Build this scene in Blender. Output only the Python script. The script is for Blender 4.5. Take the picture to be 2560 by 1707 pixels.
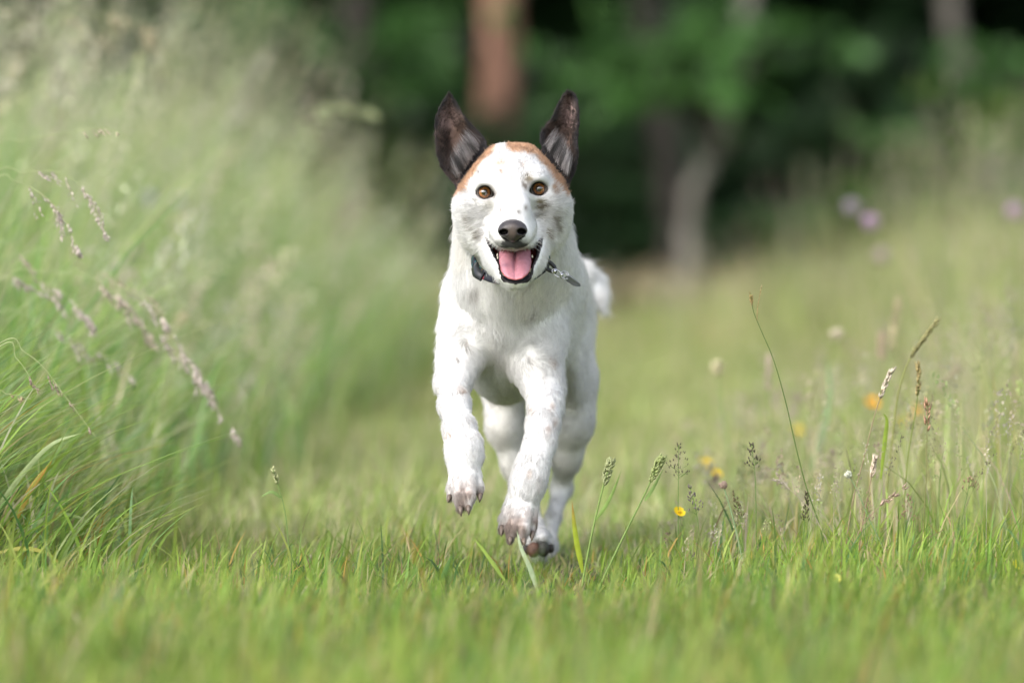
import bpy, math, random
import numpy as np
from mathutils import Vector

random.seed(7)
RNG = np.random.default_rng(7)
for o in list(bpy.data.objects):
    bpy.data.objects.remove(o)
SC = bpy.context.scene
COL = SC.collection

# ------------------------------------------------------------------ camera, sky, sun, exposure
CAM_Y, CAM_H, FPX = -7.3, 0.436, 14222.0          # 200 mm lens, photographer kneeling on the path
PITCH = math.atan((853.5 - 600.0) / FPX)
cam_data = bpy.data.cameras.new('camera')
cam_data.sensor_width = 36.0
cam_data.lens = 200.0
cam_data.clip_start = 0.1
cam_data.clip_end = 500.0
cam_data.dof.use_dof = True
cam_data.dof.focus_distance = 7.28
cam_data.dof.aperture_fstop = 2.9
cam_data.dof.aperture_blades = 0
cam = bpy.data.objects.new('camera', cam_data)
COL.objects.link(cam)
cam.location = (0, CAM_Y, CAM_H)
cam.rotation_euler = (math.pi / 2 - PITCH, 0, 0)
SC.camera = cam

SUN_EL, SUN_AZ = math.radians(42), math.radians(-140)   # high, behind the camera's left shoulder
world = bpy.data.worlds.new('World')
SC.world = world
world.use_nodes = True
wn = world.node_tree
wn.nodes.clear()
w_out = wn.nodes.new('ShaderNodeOutputWorld')
w_bg = wn.nodes.new('ShaderNodeBackground')
w_sky = wn.nodes.new('ShaderNodeTexSky')
w_hsv = wn.nodes.new('ShaderNodeHueSaturation')
w_sky.sky_type = 'NISHITA'
w_sky.sun_disc = False
w_sky.sun_elevation = SUN_EL
w_sky.sun_rotation = SUN_AZ
w_sky.dust_density = 4.0
w_sky.ozone_density = 1.0
w_hsv.inputs['Saturation'].default_value = 0.5      # thin cloud: a whiter sky
w_bg.inputs['Strength'].default_value = 0.15
wn.links.new(w_sky.outputs[0], w_hsv.inputs['Color'])
wn.links.new(w_hsv.outputs[0], w_bg.inputs['Color'])
wn.links.new(w_bg.outputs[0], w_out.inputs['Surface'])

sun_data = bpy.data.lights.new('sun', 'SUN')
sun_data.energy = 0.6
sun_data.angle = math.radians(50)
sun_data.color = (1.0, 0.975, 0.94)
sun = bpy.data.objects.new('sun', sun_data)
COL.objects.link(sun)
sd = Vector((math.cos(SUN_EL) * math.sin(SUN_AZ), math.cos(SUN_EL) * math.cos(SUN_AZ), math.sin(SUN_EL)))
sun.rotation_euler = sd.to_track_quat('Z', 'Y').to_euler()

SC.view_settings.view_transform = 'Standard'
SC.view_settings.look = 'None'
SC.view_settings.gamma = 1.0
SC.view_settings.use_curve_mapping = False
SC.view_settings.exposure = 1.2
SC.render.engine = 'CYCLES'
cy = SC.cycles
cy.use_denoising = True
cy.max_bounces = 14
cy.diffuse_bounces = 10
cy.glossy_bounces = 4
cy.transmission_bounces = 8
cy.transparent_max_bounces = 8
cy.use_adaptive_sampling = False
cy.sample_clamp_indirect = 6.0
try:
    SC.cycles_curves.shape = 'RIBBONS'
    SC.cycles_curves.subdivisions = 2
except Exception:
    pass


def at(px, py, y):
    """A point at depth y (metres, camera looks along +y) measured on the 2560 x 1707 photograph."""
    dx, dz = (px - 1280.0) / FPX, -(py - 853.5) / FPX
    ca, sa = math.cos(PITCH), math.sin(PITCH)
    d = (dx, ca + dz * sa, -sa + dz * ca)
    t = (y - CAM_Y) / d[1]
    return np.array((d[0] * t, y, CAM_H + d[2] * t))


def ppm(y):
    return FPX / (y - CAM_Y)


def lin(r, g, b):
    f = lambda c: (c / 255 / 12.92) if c <= 10.3 else ((c / 255 + 0.055) / 1.055) ** 2.4
    return (f(r), f(g), f(b))


# ------------------------------------------------------------------ numpy helpers
def hash3(i, j, k):
    h = (i.astype(np.int64) * 374761393 + j.astype(np.int64) * 668265263 + k.astype(np.int64) * 2147483647) & 0xffffffff
    h = ((h ^ (h >> 13)) * 1274126177) & 0xffffffff
    return ((h ^ (h >> 16)) & 0xffff) / 65535.0


def vnoise(P, s, seed=0):
    Q = P / s + seed * 17.31
    I = np.floor(Q).astype(np.int64)
    f = Q - I
    f = f * f * (3 - 2 * f)
    r = 0
    for a in (0, 1):
        for b in (0, 1):
            for c in (0, 1):
                w = (f[:, 0] if a else 1 - f[:, 0]) * (f[:, 1] if b else 1 - f[:, 1]) * (f[:, 2] if c else 1 - f[:, 2])
                r = r + w * hash3(I[:, 0] + a, I[:, 1] + b, I[:, 2] + c)
    return r


def unit(v):
    return v / np.maximum(np.linalg.norm(v, axis=-1, keepdims=True), 1e-9)


def smooth(a, b, x):
    t = np.clip((x - a) / (b - a), 0, 1)
    return t * t * (3 - 2 * t)


def poly_sd(poly, X, Z):
    """Signed distance to a closed polygon, negative inside (numpy arrays X, Z of one shape)."""
    d = np.full(X.shape, 1e9)
    inside = np.zeros(X.shape, bool)
    n = len(poly)
    for i in range(n):
        ax, az = poly[i]
        bx, bz = poly[(i + 1) % n]
        ex, ez = bx - ax, bz - az
        wx, wz = X - ax, Z - az
        t = np.clip((wx * ex + wz * ez) / (ex * ex + ez * ez + 1e-12), 0, 1)
        d = np.minimum(d, (wx - ex * t) ** 2 + (wz - ez * t) ** 2)
        c = ((az > Z) != (bz > Z)) & (X < (bx - ax) * (Z - az) / ((bz - az) if abs(bz - az) > 1e-12 else 1e-12) + ax)
        inside ^= c
    d = np.sqrt(d)
    return np.where(inside, -d, d)


def ppoly(pts, y):
    return [(p[0], p[2]) for p in (at(a, b, y) for a, b in pts)]


def zoom1(pts):
    return [(1040 + a / 2.8, 200 + b / 2.8) for a, b in pts]


# ------------------------------------------------------------------ scene helpers
def link(o, parent=None):
    COL.objects.link(o)
    if parent is not None:
        o.parent = parent
    return o


def tag(o, label=None, cat=None, group=None, kind=None):
    for k, v in (('label', label), ('category', cat), ('group', group), ('kind', kind)):
        if v:
            o[k] = v
    return o


def empty(name, loc):
    o = bpy.data.objects.new(name, None)
    o.empty_display_size = 0.05
    o.location = Vector(loc)
    return link(o)


def mesh_obj(name, V, faces, mat, parent=None, colors=None, smooth_sh=True, uniform=None):
    """faces: (n, k) int array (all of one size) or list of such arrays. V in world space."""
    V = np.asarray(V, np.float32)
    off = np.array(parent_loc(parent), np.float32)
    V = V - off
    fl = faces if isinstance(faces, list) else [faces]
    fl = [np.asarray(f, np.int32) for f in fl if len(f)]
    me = bpy.data.meshes.new(name)
    me.vertices.add(len(V))
    me.vertices.foreach_set('co', V.ravel())
    loops = np.concatenate([f.ravel() for f in fl])
    sizes = np.concatenate([np.full(len(f), f.shape[1], np.int32) for f in fl])
    starts = np.concatenate([[0], np.cumsum(sizes)[:-1]]).astype(np.int32)
    me.loops.add(len(loops))
    me.loops.foreach_set('vertex_index', loops)
    me.polygons.add(len(sizes))
    me.polygons.foreach_set('loop_start', starts)
    if smooth_sh:
        me.polygons.foreach_set('use_smooth', np.ones(len(sizes), bool))
    me.update(calc_edges=True)
    if colors is not None:
        a = me.attributes.new('Col', 'FLOAT_COLOR', 'POINT')
        c = np.ones((len(V), 4), np.float32)
        c[:, :3] = colors
        a.data.foreach_set('color', c.ravel())
    me.materials.append(mat)
    o = bpy.data.objects.new(name, me)
    return link(o, parent)


def parent_loc(p):
    l = Vector((0, 0, 0))
    while p is not None:
        l = l + p.location
        p = p.parent
    return l


def tube(path, radii, n=8, cap=True):
    """Tapered tube along a polyline: (V, faces list)."""
    P = np.asarray(path, float)
    R = np.asarray(radii, float)
    T = unit(np.gradient(P, axis=0))
    up = np.array((0.31, 0.9, 0.29))
    A = unit(np.cross(T, up))
    B = np.cross(T, A)
    ang = np.linspace(0, 2 * np.pi, n, endpoint=False)
    ring = A[:, None] * np.cos(ang)[None, :, None] + B[:, None] * np.sin(ang)[None, :, None]
    V = (P[:, None] + ring * R[:, None, None]).reshape(-1, 3)
    m = len(P)
    i, j = np.meshgrid(np.arange(m - 1), np.arange(n), indexing='ij')
    j2 = (j + 1) % n
    F = np.stack([i * n + j, i * n + j2, (i + 1) * n + j2, (i + 1) * n + j], -1).reshape(-1, 4)
    F = F[:, ::-1]
    tr = []
    if cap:
        k = len(V)
        V = np.vstack([V, P[0], P[-1]])
        jj = np.arange(n)
        tr.append(np.stack([np.full(n, k), jj, (jj + 1) % n], -1))
        tr.append(np.stack([np.full(n, k + 1), (m - 1) * n + (jj + 1) % n, (m - 1) * n + jj], -1))
    return V, [F] + tr


def spline(pts, n):
    """Catmull-Rom through the points."""
    P = np.asarray(pts, float)
    if len(P) == 2:
        t = np.linspace(0, 1, n)[:, None]
        return P[0] * (1 - t) + P[1] * t
    Q = np.vstack([2 * P[0] - P[1], P, 2 * P[-1] - P[-2]])
    t = np.linspace(0, len(P) - 1 - 1e-6, n)
    i = t.astype(int)
    f = (t - i)[:, None]
    a, b, c, d = Q[i], Q[i + 1], Q[i + 2], Q[i + 3]
    return 0.5 * (2 * b + (c - a) * f + (2 * a - 5 * b + 4 * c - d) * f ** 2 + (3 * b - a - 3 * c + d) * f ** 3)


def join_parts(parts):
    V, F3, F4, k = [], [], [], 0
    for v, fl in parts:
        for f in fl:
            f = np.asarray(f)
            (F3 if f.shape[1] == 3 else F4).append(f + k)
        V.append(v)
        k += len(v)
    out = []
    if F4:
        out.append(np.concatenate(F4))
    if F3:
        out.append(np.concatenate(F3))
    return np.concatenate(V), out


# ------------------------------------------------------------------ materials
def new_mat(name):
    m = bpy.data.materials.new(name)
    m.use_nodes = True
    nt = m.node_tree
    nt.nodes.clear()
    out = nt.nodes.new('ShaderNodeOutputMaterial')
    return m, nt, out


def principled(nt, **kw):
    b = nt.nodes.new('ShaderNodeBsdfPrincipled')
    for k, v in kw.items():
        k = k.replace('_', ' ')
        s = b.inputs[k]
        s.default_value = (*v, 1.0) if (isinstance(v, tuple) and len(v) == 3 and s.type == 'RGBA') else v
    return b


def attr(nt, name='Col'):
    a = nt.nodes.new('ShaderNodeAttribute')
    a.attribute_name = name
    return a


def noise_mix(nt, color_socket, scale, amount, coord='Object'):
    """Multiply a colour by fine procedural noise."""
    tc = nt.nodes.new('ShaderNodeTexCoord')
    no = nt.nodes.new('ShaderNodeTexNoise')
    no.inputs['Scale'].default_value = scale
    no.inputs['Detail'].default_value = 4
    nt.links.new(tc.outputs[coord], no.inputs['Vector'])
    mr = nt.nodes.new('ShaderNodeMapRange')
    mr.inputs['From Min'].default_value = 0.25
    mr.inputs['From Max'].default_value = 0.75
    mr.inputs['To Min'].default_value = 1 - amount
    mr.inputs['To Max'].default_value = 1 + amount
    nt.links.new(no.outputs['Fac'], mr.inputs['Value'])
    mx = nt.nodes.new('ShaderNodeMix')
    mx.data_type = 'RGBA'
    mx.blend_type = 'MULTIPLY'
    mx.inputs['Factor'].default_value = 1.0
    nt.links.new(color_socket, mx.inputs['A'])
    nt.links.new(mr.outputs['Result'], mx.inputs['B'])
    return mx.outputs['Result']


def leaf_material(name, rough=0.5, transl=0.45, noise=0.18, scale=60.0, spec=0.35):
    m, nt, out = new_mat(name)
    a = attr(nt)
    c = noise_mix(nt, a.outputs['Color'], scale, noise)
    b = principled(nt, Roughness=rough, Specular_IOR_Level=spec)
    nt.links.new(c, b.inputs['Base Color'])
    t = nt.nodes.new('ShaderNodeBsdfTranslucent')
    nt.links.new(c, t.inputs['Color'])
    mx = nt.nodes.new('ShaderNodeMixShader')
    mx.inputs[0].default_value = transl
    nt.links.new(b.outputs[0], mx.inputs[1])
    nt.links.new(t.outputs[0], mx.inputs[2])
    nt.links.new(mx.outputs[0], out.inputs['Surface'])
    return m


def plain_material(name, color, rough=0.5, noise=0.15, scale=40.0, bump=0.0, bscale=200.0, **kw):
    m, nt, out = new_mat(name)
    rgb = nt.nodes.new('ShaderNodeRGB')
    rgb.outputs[0].default_value = (*color, 1)
    c = noise_mix(nt, rgb.outputs[0], scale, noise)
    b = principled(nt, Roughness=rough, **kw)
    nt.links.new(c, b.inputs['Base Color'])
    if bump:
        tc = nt.nodes.new('ShaderNodeTexCoord')
        no = nt.nodes.new('ShaderNodeTexNoise')
        no.inputs['Scale'].default_value = bscale
        bp = nt.nodes.new('ShaderNodeBump')
        bp.inputs['Strength'].default_value = bump
        bp.inputs['Distance'].default_value = 0.004
        nt.links.new(tc.outputs['Object'], no.inputs['Vector'])
        nt.links.new(no.outputs['Fac'], bp.inputs['Height'])
        nt.links.new(bp.outputs[0], b.inputs['Normal'])
    nt.links.new(b.outputs[0], out.inputs['Surface'])
    return m


def attr_material(name, rough=0.6, noise=0.1, scale=80.0, bump=0.0, bscale=300.0, **kw):
    m, nt, out = new_mat(name)
    a = attr(nt)
    c = noise_mix(nt, a.outputs['Color'], scale, noise)
    b = principled(nt, Roughness=rough, **kw)
    nt.links.new(c, b.inputs['Base Color'])
    if bump:
        tc = nt.nodes.new('ShaderNodeTexCoord')
        no = nt.nodes.new('ShaderNodeTexVoronoi')
        no.inputs['Scale'].default_value = bscale
        bp = nt.nodes.new('ShaderNodeBump')
        bp.inputs['Strength'].default_value = bump
        bp.inputs['Distance'].default_value = 0.001
        nt.links.new(tc.outputs['Object'], no.inputs['Vector'])
        nt.links.new(no.outputs['Distance'], bp.inputs['Height'])
        nt.links.new(bp.outputs[0], b.inputs['Normal'])
    nt.links.new(b.outputs[0], out.inputs['Surface'])
    return m


def fur_material():
    m, nt, out = new_mat('dog_fur')
    a = attr(nt)
    d = nt.nodes.new('ShaderNodeBsdfDiffuse')
    t = nt.nodes.new('ShaderNodeBsdfTranslucent')
    g = nt.nodes.new('ShaderNodeBsdfHair')
    g.component = 'Reflection'
    g.inputs['RoughnessU'].default_value = 0.35
    g.inputs['RoughnessV'].default_value = 0.6
    g.inputs['Color'].default_value = (0.5, 0.5, 0.52, 1)
    for n in (d, t):
        nt.links.new(a.outputs['Color'], n.inputs['Color'])
    m1 = nt.nodes.new('ShaderNodeMixShader')
    m1.inputs[0].default_value = 0.45
    nt.links.new(d.outputs[0], m1.inputs[1])
    nt.links.new(t.outputs[0], m1.inputs[2])
    m2 = nt.nodes.new('ShaderNodeMixShader')
    m2.inputs[0].default_value = 0.06
    nt.links.new(m1.outputs[0], m2.inputs[1])
    nt.links.new(g.outputs[0], m2.inputs[2])
    nt.links.new(m2.outputs[0], out.inputs['Surface'])
    return m


M_FUR = fur_material()
M_SKIN = attr_material('dog_skin', 0.75, 0.05, 150.0, Specular_IOR_Level=0.2)
M_NOSE = attr_material('dog_nose', 0.38, 0.12, 120.0, 0.35, 900.0, Specular_IOR_Level=0.5)
M_TONGUE = attr_material('dog_tongue', 0.2, 0.14, 180.0, 0.4, 900.0, Specular_IOR_Level=0.5, Subsurface_Weight=0.15, Subsurface_Radius=(0.006, 0.002, 0.001))
M_EYE = attr_material('dog_eye', 0.25, 0.25, 900.0, Coat_Weight=1.0, Coat_Roughness=0.02, Coat_IOR=2.2, Specular_IOR_Level=0.5)
M_CLAW = plain_material('claw_horn', (0.13, 0.10, 0.08), 0.45, 0.3, 300.0)
M_TOOTH = plain_material('tooth_enamel', (0.75, 0.70, 0.58), 0.3, 0.08, 200.0)
M_GRASS = leaf_material('grass_blades', 0.5, 0.45)
M_LEAF = leaf_material('tree_leaves', 0.5, 0.4, 0.2, 8.0, 0.4)
M_METAL = plain_material('steel', (0.62, 0.62, 0.64), 0.22, 0.08, 400.0, Metallic=1.0)


# ------------------------------------------------------------------ ground
FUR_COUNT = 520000


def ground_z(x, y):
    """Gentle humps of the meadow; the mown path runs straight away from the camera."""
    x, y = np.asarray(x, float), np.asarray(y, float)
    w = smooth(0.5, 1.6, np.abs(x + 0.02))
    return 0.05 * w * np.sin(x * 1.3 + 0.4) * np.cos(y * 0.55) + 0.005 * np.sin(x * 5.1 + y * 2.3) + 0.005 * np.sin(y * 4.2 - x * 3.3) * np.cos(x * 2.2) - 0.014 * np.exp(-((x - 0.04) / 0.22) ** 2 - ((y - 0.15) / 0.45) ** 2)


gx = np.concatenate([np.linspace(-120, -8, 12, endpoint=False), np.linspace(-8, 8, 129), np.linspace(8, 120, 13)[1:]])
gy = np.concatenate([np.linspace(-60, -9, 9, endpoint=False), np.linspace(-9, 32, 206), np.linspace(32, 170, 14)[1:]])
GX, GY = np.meshgrid(gx, gy, indexing='ij')
fade = smooth(9, 7.5, np.abs(GX)) * smooth(33, 30, GY)
GV = np.stack([GX, GY, ground_z(GX, GY) * fade], -1).reshape(-1, 3)
ii, jj = np.meshgrid(np.arange(len(gx) - 1), np.arange(len(gy) - 1), indexing='ij')
ny = len(gy)
GF = np.stack([ii * ny + jj, (ii + 1) * ny + jj, (ii + 1) * ny + jj + 1, ii * ny + jj + 1], -1).reshape(-1, 4)
m, nt, out = new_mat('meadow_soil')
tc = nt.nodes.new('ShaderNodeTexCoord')
n1 = nt.nodes.new('ShaderNodeTexNoise'); n1.inputs['Scale'].default_value = 14.0; n1.inputs['Detail'].default_value = 8
rp = nt.nodes.new('ShaderNodeValToRGB')
rp.color_ramp.elements[0].position, rp.color_ramp.elements[0].color = 0.3, (0.045, 0.05, 0.018, 1)
rp.color_ramp.elements[1].position, rp.color_ramp.elements[1].color = 0.7, (0.13, 0.13, 0.05, 1)
e = rp.color_ramp.elements.new(0.5); e.color = (0.08, 0.10, 0.03, 1)
bb = principled(nt, Roughness=0.95)
nt.links.new(tc.outputs['Object'], n1.inputs['Vector'])
nt.links.new(n1.outputs['Fac'], rp.inputs['Fac'])
nt.links.new(rp.outputs[0], bb.inputs['Base Color'])
nt.links.new(bb.outputs[0], out.inputs['Surface'])
ground = mesh_obj('ground', GV, GF, m)
ground['kind'] = 'structure'


# ------------------------------------------------------------------ grass
def blades(base, h, w, lean, curl, colour, segs=3, tipc=None):
    """Bent grass blades. base (n,3), h, w (n), lean (n,2) horizontal offset of the tip as a share of h, curl: droop."""
    n = len(base)
    s = np.linspace(0, 1, segs + 1)
    side = unit(np.stack([-lean[:, 1], lean[:, 0]], -1) + RNG.normal(0, 0.35, (n, 2)))
    pos = np.zeros((n, segs + 1, 3))
    hz = s[None] ** 1.7
    pos[:, :, 0] = base[:, None, 0] + lean[:, None, 0] * h[:, None] * hz
    pos[:, :, 1] = base[:, None, 1] + lean[:, None, 1] * h[:, None] * hz
    pos[:, :, 2] = base[:, None, 2] + h[:, None] * (s[None] - curl[:, None] * s[None] ** 2.6)
    wd = w[:, None] * np.array([1.0 - 0.12 * t - 0.86 * t ** 3 for t in s])[None] * 0.5
    V = np.zeros((n, segs + 1, 2, 3))
    for k, sg in ((0, -1), (1, 1)):
        V[:, :, k] = pos
        V[:, :, k, 0] += sg * wd * side[:, None, 0]
        V[:, :, k, 1] += sg * wd * side[:, None, 1]
    k = (segs + 1) * 2
    o = (np.arange(n) * k)[:, None]
    F = np.concatenate([o + np.array([[2 * i, 2 * i + 1, 2 * i + 3, 2 * i + 2]]) for i in range(segs)])
    C = np.repeat(colour[:, None], segs + 1, 1)
    if tipc is not None:
        t = (s ** 2)[None, :, None]
        C = C * (1 - t) + tipc[:, None] * t
    C = np.repeat(C[:, :, None], 2, 2)
    return V.reshape(-1, 3), F, C.reshape(-1, 3)


def scatter(n, x0, x1, y0, y1, dens=None):
    x, y = RNG.uniform(x0, x1, n), RNG.uniform(y0, y1, n)
    if dens is not None:
        k = RNG.random(n) < dens(x, y)
        x, y = x[k], y[k]
    return np.stack([x, y, ground_z(x, y) - 0.003], -1)


def pick_colours(n, table, jit=0.18):
    cols = np.array([t[1] for t in table]); p = np.array([t[0] for t in table], float)
    c = cols[RNG.choice(len(cols), n, p=p / p.sum())]
    return c * RNG.uniform(1 - jit, 1 + jit, (n, 1)) * RNG.uniform(1 - jit * 0.4, 1 + jit * 0.4, (n, 3))


GREENS = [(5, (0.260, 0.380, 0.060)), (4, (0.190, 0.315, 0.060)), (3, (0.350, 0.420, 0.100)), (1.4, (0.090, 0.195, 0.060)), (1.4, (0.420, 0.370, 0.190)), (0.6, (0.50, 0.33, 0.09)), (0.4, (0.34, 0.24, 0.14))]
FRESH = [(4, (0.36, 0.44, 0.14)), (3.4, (0.45, 0.48, 0.23)), (2, (0.28, 0.39, 0.10)), (2.6, (0.54, 0.49, 0.31))]
PALE = [(4, (0.37, 0.42, 0.16)), (3, (0.46, 0.47, 0.25)), (2, (0.29, 0.38, 0.10)), (3.2, (0.55, 0.49, 0.33)), (1, (0.46, 0.41, 0.18))]
LUSH = [(5, (0.30, 0.45, 0.10)), (3, (0.22, 0.37, 0.12)), (3.4, (0.41, 0.48, 0.21)), (2.4, (0.50, 0.52, 0.31)), (1.6, (0.25, 0.42, 0.20)), (1.2, (0.56, 0.52, 0.36))]
PLUME = [(4, (0.58, 0.57, 0.40)), (3, (0.50, 0.52, 0.32)), (2, (0.64, 0.60, 0.48)), (1.0, (0.52, 0.45, 0.40)), (2.2, (0.44, 0.50, 0.24))]
TANS = [(4, (0.52, 0.47, 0.34)), (3, (0.46, 0.41, 0.30)), (2, (0.58, 0.53, 0.42)), (1.4, (0.43, 0.35, 0.30)), (1.8, (0.42, 0.43, 0.22))]


def path_share(x, y):
    """1 on the mown path, 0 in the tall meadow."""
    l = smooth(-0.62, -0.40, x + 0.06 * np.sin(y * 1.7) - 0.14 * smooth(1.5, 8, y))
    r = smooth(0.75, 0.50, x + 0.06 * np.sin(y * 1.3 + 1) - 0.06 * np.clip(y, 0, 12))
    return l * r * smooth(14.5, 12.0, y)


parts = []
def lawn(n, x0, x1, y0, y1, hmin, hmax, wmin, wmax, segs, dens=None, table=GREENS, leanamt=0.55):
    B = scatter(n, x0, x1, y0, y1, dens)
    m = len(B)
    patch = vnoise(B, 0.22, 31)
    h = RNG.uniform(hmin, hmax, m) * (0.45 + 1.1 * patch) * RNG.choice([1, 1, 1, 1, 1, 1.4, 1.5, 1.9], m)
    h = h * (1 - 0.6 * np.exp(-((B[:, 0] - 0.04) / 0.16) ** 2 - ((B[:, 1] + 0.05) / 0.6) ** 2))      # trodden hollow under the dog
    w = RNG.uniform(wmin, wmax, m)
    a = RNG.uniform(0, 2 * np.pi, m)
    le = np.abs(RNG.normal(0.25, leanamt * 0.6, m))
    lean = np.stack([np.cos(a) * le + 0.12, np.sin(a) * le], -1)
    h = h * (1 + 0.7 * smooth(0.1, 1.2, B[:, 1])) if y1 == 1.2 else h
    c = pick_colours(m, table)
    if y1 == 1.2:                                   # drier and paler further along the path
        far_ = RNG.random(m) < 0.15 + 0.85 * smooth(-0.2, 1.2, B[:, 1])
        c = np.where(far_[:, None], pick_colours(m, FRESH), c)
    c = c * (0.75 + 0.5 * vnoise(B, 0.35, 33))[:, None]
    yl = smooth(0.5, 0.8, vnoise(B, 0.5, 34))[:, None]
    c = c * (1 - 0.35 * yl) + np.array((0.30, 0.33, 0.07)) * 0.35 * yl
    V, F, C = blades(B, h, w, lean, RNG.uniform(0.0, 0.35, m), c, segs)
    parts.append((V, F, C))


near = lambda x, y: 0.25 + 0.75 * smooth(1.6, 0.8, np.abs(x))
lawn(150000, -2.4, 2.4, -2.3, 1.2, 0.014, 0.034, 0.0017, 0.0034, 3, near)
lawn(70000, -2.6, 2.6, 1.2, 5.5, 0.025, 0.06, 0.004, 0.007, 2, near, FRESH)
lawn(45000, -3.2, 3.2, 5.5, 14.5, 0.035, 0.075, 0.007, 0.013, 2, near, FRESH)
lawn(9000, -1.6, 1.6, -2.6, -0.45, 0.04, 0.075, 0.0025, 0.0045, 4, None, GREENS, 0.8)
lawn(3000, -0.85, 0.85, -0.3, 0.25, 0.035, 0.062, 0.0018, 0.0036, 4, None, GREENS, 0.75)
lawn(30000, -6, 6, -7.5, -2.3, 0.03, 0.06, 0.004, 0.008, 2)


def pack(parts):
    V = np.concatenate([p[0] for p in parts]); C = np.concatenate([p[2] for p in parts])
    F, k = [], 0
    for v, f, c in parts:
        F.append(f + k); k += len(v)
    return V, np.concatenate(F), C


V, F, C = pack(parts)
lawn_obj = mesh_obj('lawn_grass', V, F, M_GRASS, None, C)
tag(lawn_obj, 'short green mown grass of the path under the dog', 'grass', kind='stuff')

# tall meadow: leafy blades and flowering stems
def meadow(n, x0, x1, y0, y1, height, wide, dens, table, segs=4, lean=0.5, sway=(0.18, -0.05)):
    B = scatter(n, x0, x1, y0, y1, dens)
    m = len(B)
    H = height(B[:, 0], B[:, 1]) * RNG.uniform(0.55, 1.1, m)
    a = RNG.uniform(0, 2 * np.pi, m)
    le = np.abs(RNG.normal(0.15, lean * 0.6, m))
    ln = np.stack([np.cos(a) * le + sway[0], np.sin(a) * le + sway[1]], -1)
    c = pick_colours(m, table) * (0.72 + 0.56 * vnoise(B, 0.6, 41))[:, None]
    return blades(B, H, RNG.uniform(*wide, m), ln, RNG.uniform(0.05, 0.5, m), c, segs)


def seed_stems(n, x0, x1, y0, y1, height, dens, size, table, sway=(0.2, -0.05)):
    """Thin flowering stems ending in a loose panicle made of small chaff quads."""
    B = scatter(n, x0, x1, y0, y1, dens)
    m = len(B)
    H = height(B[:, 0], B[:, 1]) * RNG.uniform(0.8, 1.2, m)
    a = RNG.uniform(0, 2 * np.pi, m); le = np.abs(RNG.normal(0.08, 0.14, m))
    ln = np.stack([np.cos(a) * le + sway[0] * RNG.uniform(0.3, 1.4, m), np.sin(a) * le + sway[1]], -1)
    cu = RNG.uniform(0.0, 0.22, m)
    col = pick_colours(m, table)
    st = blades(B, H, np.full(m, size * 0.30), ln, cu, col * 0.85, 4)
    out_ = [st]
    q = 22
    s = RNG.uniform(0.72, 1.0, (m, q))
    P = np.zeros((m, q, 3))
    for d in (0, 1):
        P[:, :, d] = B[:, None, d] + ln[:, None, d] * H[:, None] * s ** 1.7
    P[:, :, 2] = B[:, None, 2] + H[:, None] * (s - cu[:, None] * s ** 2.6)
    spread = size * 2.6 * (1.12 - s)[:, :, None] * 2.2 + size * 0.6
    P = P + RNG.normal(0, 1, (m, q, 3)) * spread * np.array((0.5, 0.5, 0.35))
    P = P.reshape(-1, 3)
    k = len(P)
    d1 = unit(RNG.normal(0, 0.5, (k, 3)) + np.array((0.2, 0, 0.9))) * (size * RNG.uniform(1.4, 2.6, (k, 1)))
    d2 = unit(np.cross(d1, RNG.normal(0, 1, (k, 3)))) * size * 0.45
    V = np.stack([P - d1 * 0.5, P + d2, P + d1 * 0.5, P - d2], 1).reshape(-1, 3)
    F = (np.arange(k) * 4)[:, None] + np.arange(4)[None]
    C = np.repeat(np.repeat(col, q, 0) * RNG.uniform(0.75, 1.2, (k, 1)), 4, 0)
    out_.append((V, F, C))
    return out_


hL = lambda x, y: 0.30 + 0.44 * smooth(-0.48, -1.0, x) + 0.24 * smooth(3, 9, y)
dL = lambda x, y: (1 - path_share(x, y)) * (x < 0) * (0.35 + 0.65 * smooth(-3.2, -2.0, x))
left = [meadow(40000, -3.8, -0.15, 1.1, 12.5, hL, (0.005, 0.010), dL, LUSH),
        meadow(6500, -2.6, -0.46, -0.1, 1.1, lambda x, y: 0.16 + 0.24 * smooth(-0.5, -0.9, x), (0.0025, 0.0065), dL, LUSH + GREENS, 7, 1.1, (0.5, -0.05))]
left += seed_stems(2100, -3.6, -0.2, 1.8, 11.5, lambda x, y: hL(x, y) * RNG.uniform(0.85, 1.4, len(x)), dL, 0.0085, PLUME)
V, F, C = pack(left)
tag(mesh_obj('meadow_grass', V, F, M_GRASS, None, C), 'tall leaning meadow grass with pale seed heads along the shady side of the path, beside the drooping stems', 'grass', kind='stuff')

hR = lambda x, y: 0.07 + 0.10 * smooth(0.25, 0.9, x) + 0.17 * smooth(1.5, 7, y) + 0.34 * smooth(0.6, 1.3, x) * smooth(0.8, 3.5, y)
dR = lambda x, y: (1 - path_share(x, y)) * (x > 0) * (0.35 + 0.65 * smooth(4.2, 2.5, x))
right = [meadow(28000, 0.4, 4.5, 1.0, 15.0, hR, (0.005, 0.010), dR, FRESH + PALE[:4], 4, 0.4, (-0.05, -0.05)),
         meadow(3600, 0.16, 1.8, -0.35, 1.0, lambda x, y: 0.045 + 0.075 * smooth(0.2, 0.55, x), (0.002, 0.004), lambda x, y: smooth(0.12, 0.5, x), GREENS, 4, 0.5, (0, -0.05))]
right += seed_stems(1300, 0.5, 4.5, 1.5, 15.0, lambda x, y: hR(x, y) * 1.25, dR, 0.006, TANS, (0.05, 0))
right += seed_stems(420, 0.26, 1.5, 0.3, 3.2, lambda x, y: 0.12 + 0.22 * smooth(0.2, 0.8, x), None, 0.0042, TANS + [(3, (0.36, 0.42, 0.18))], (0.02, 0))
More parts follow.
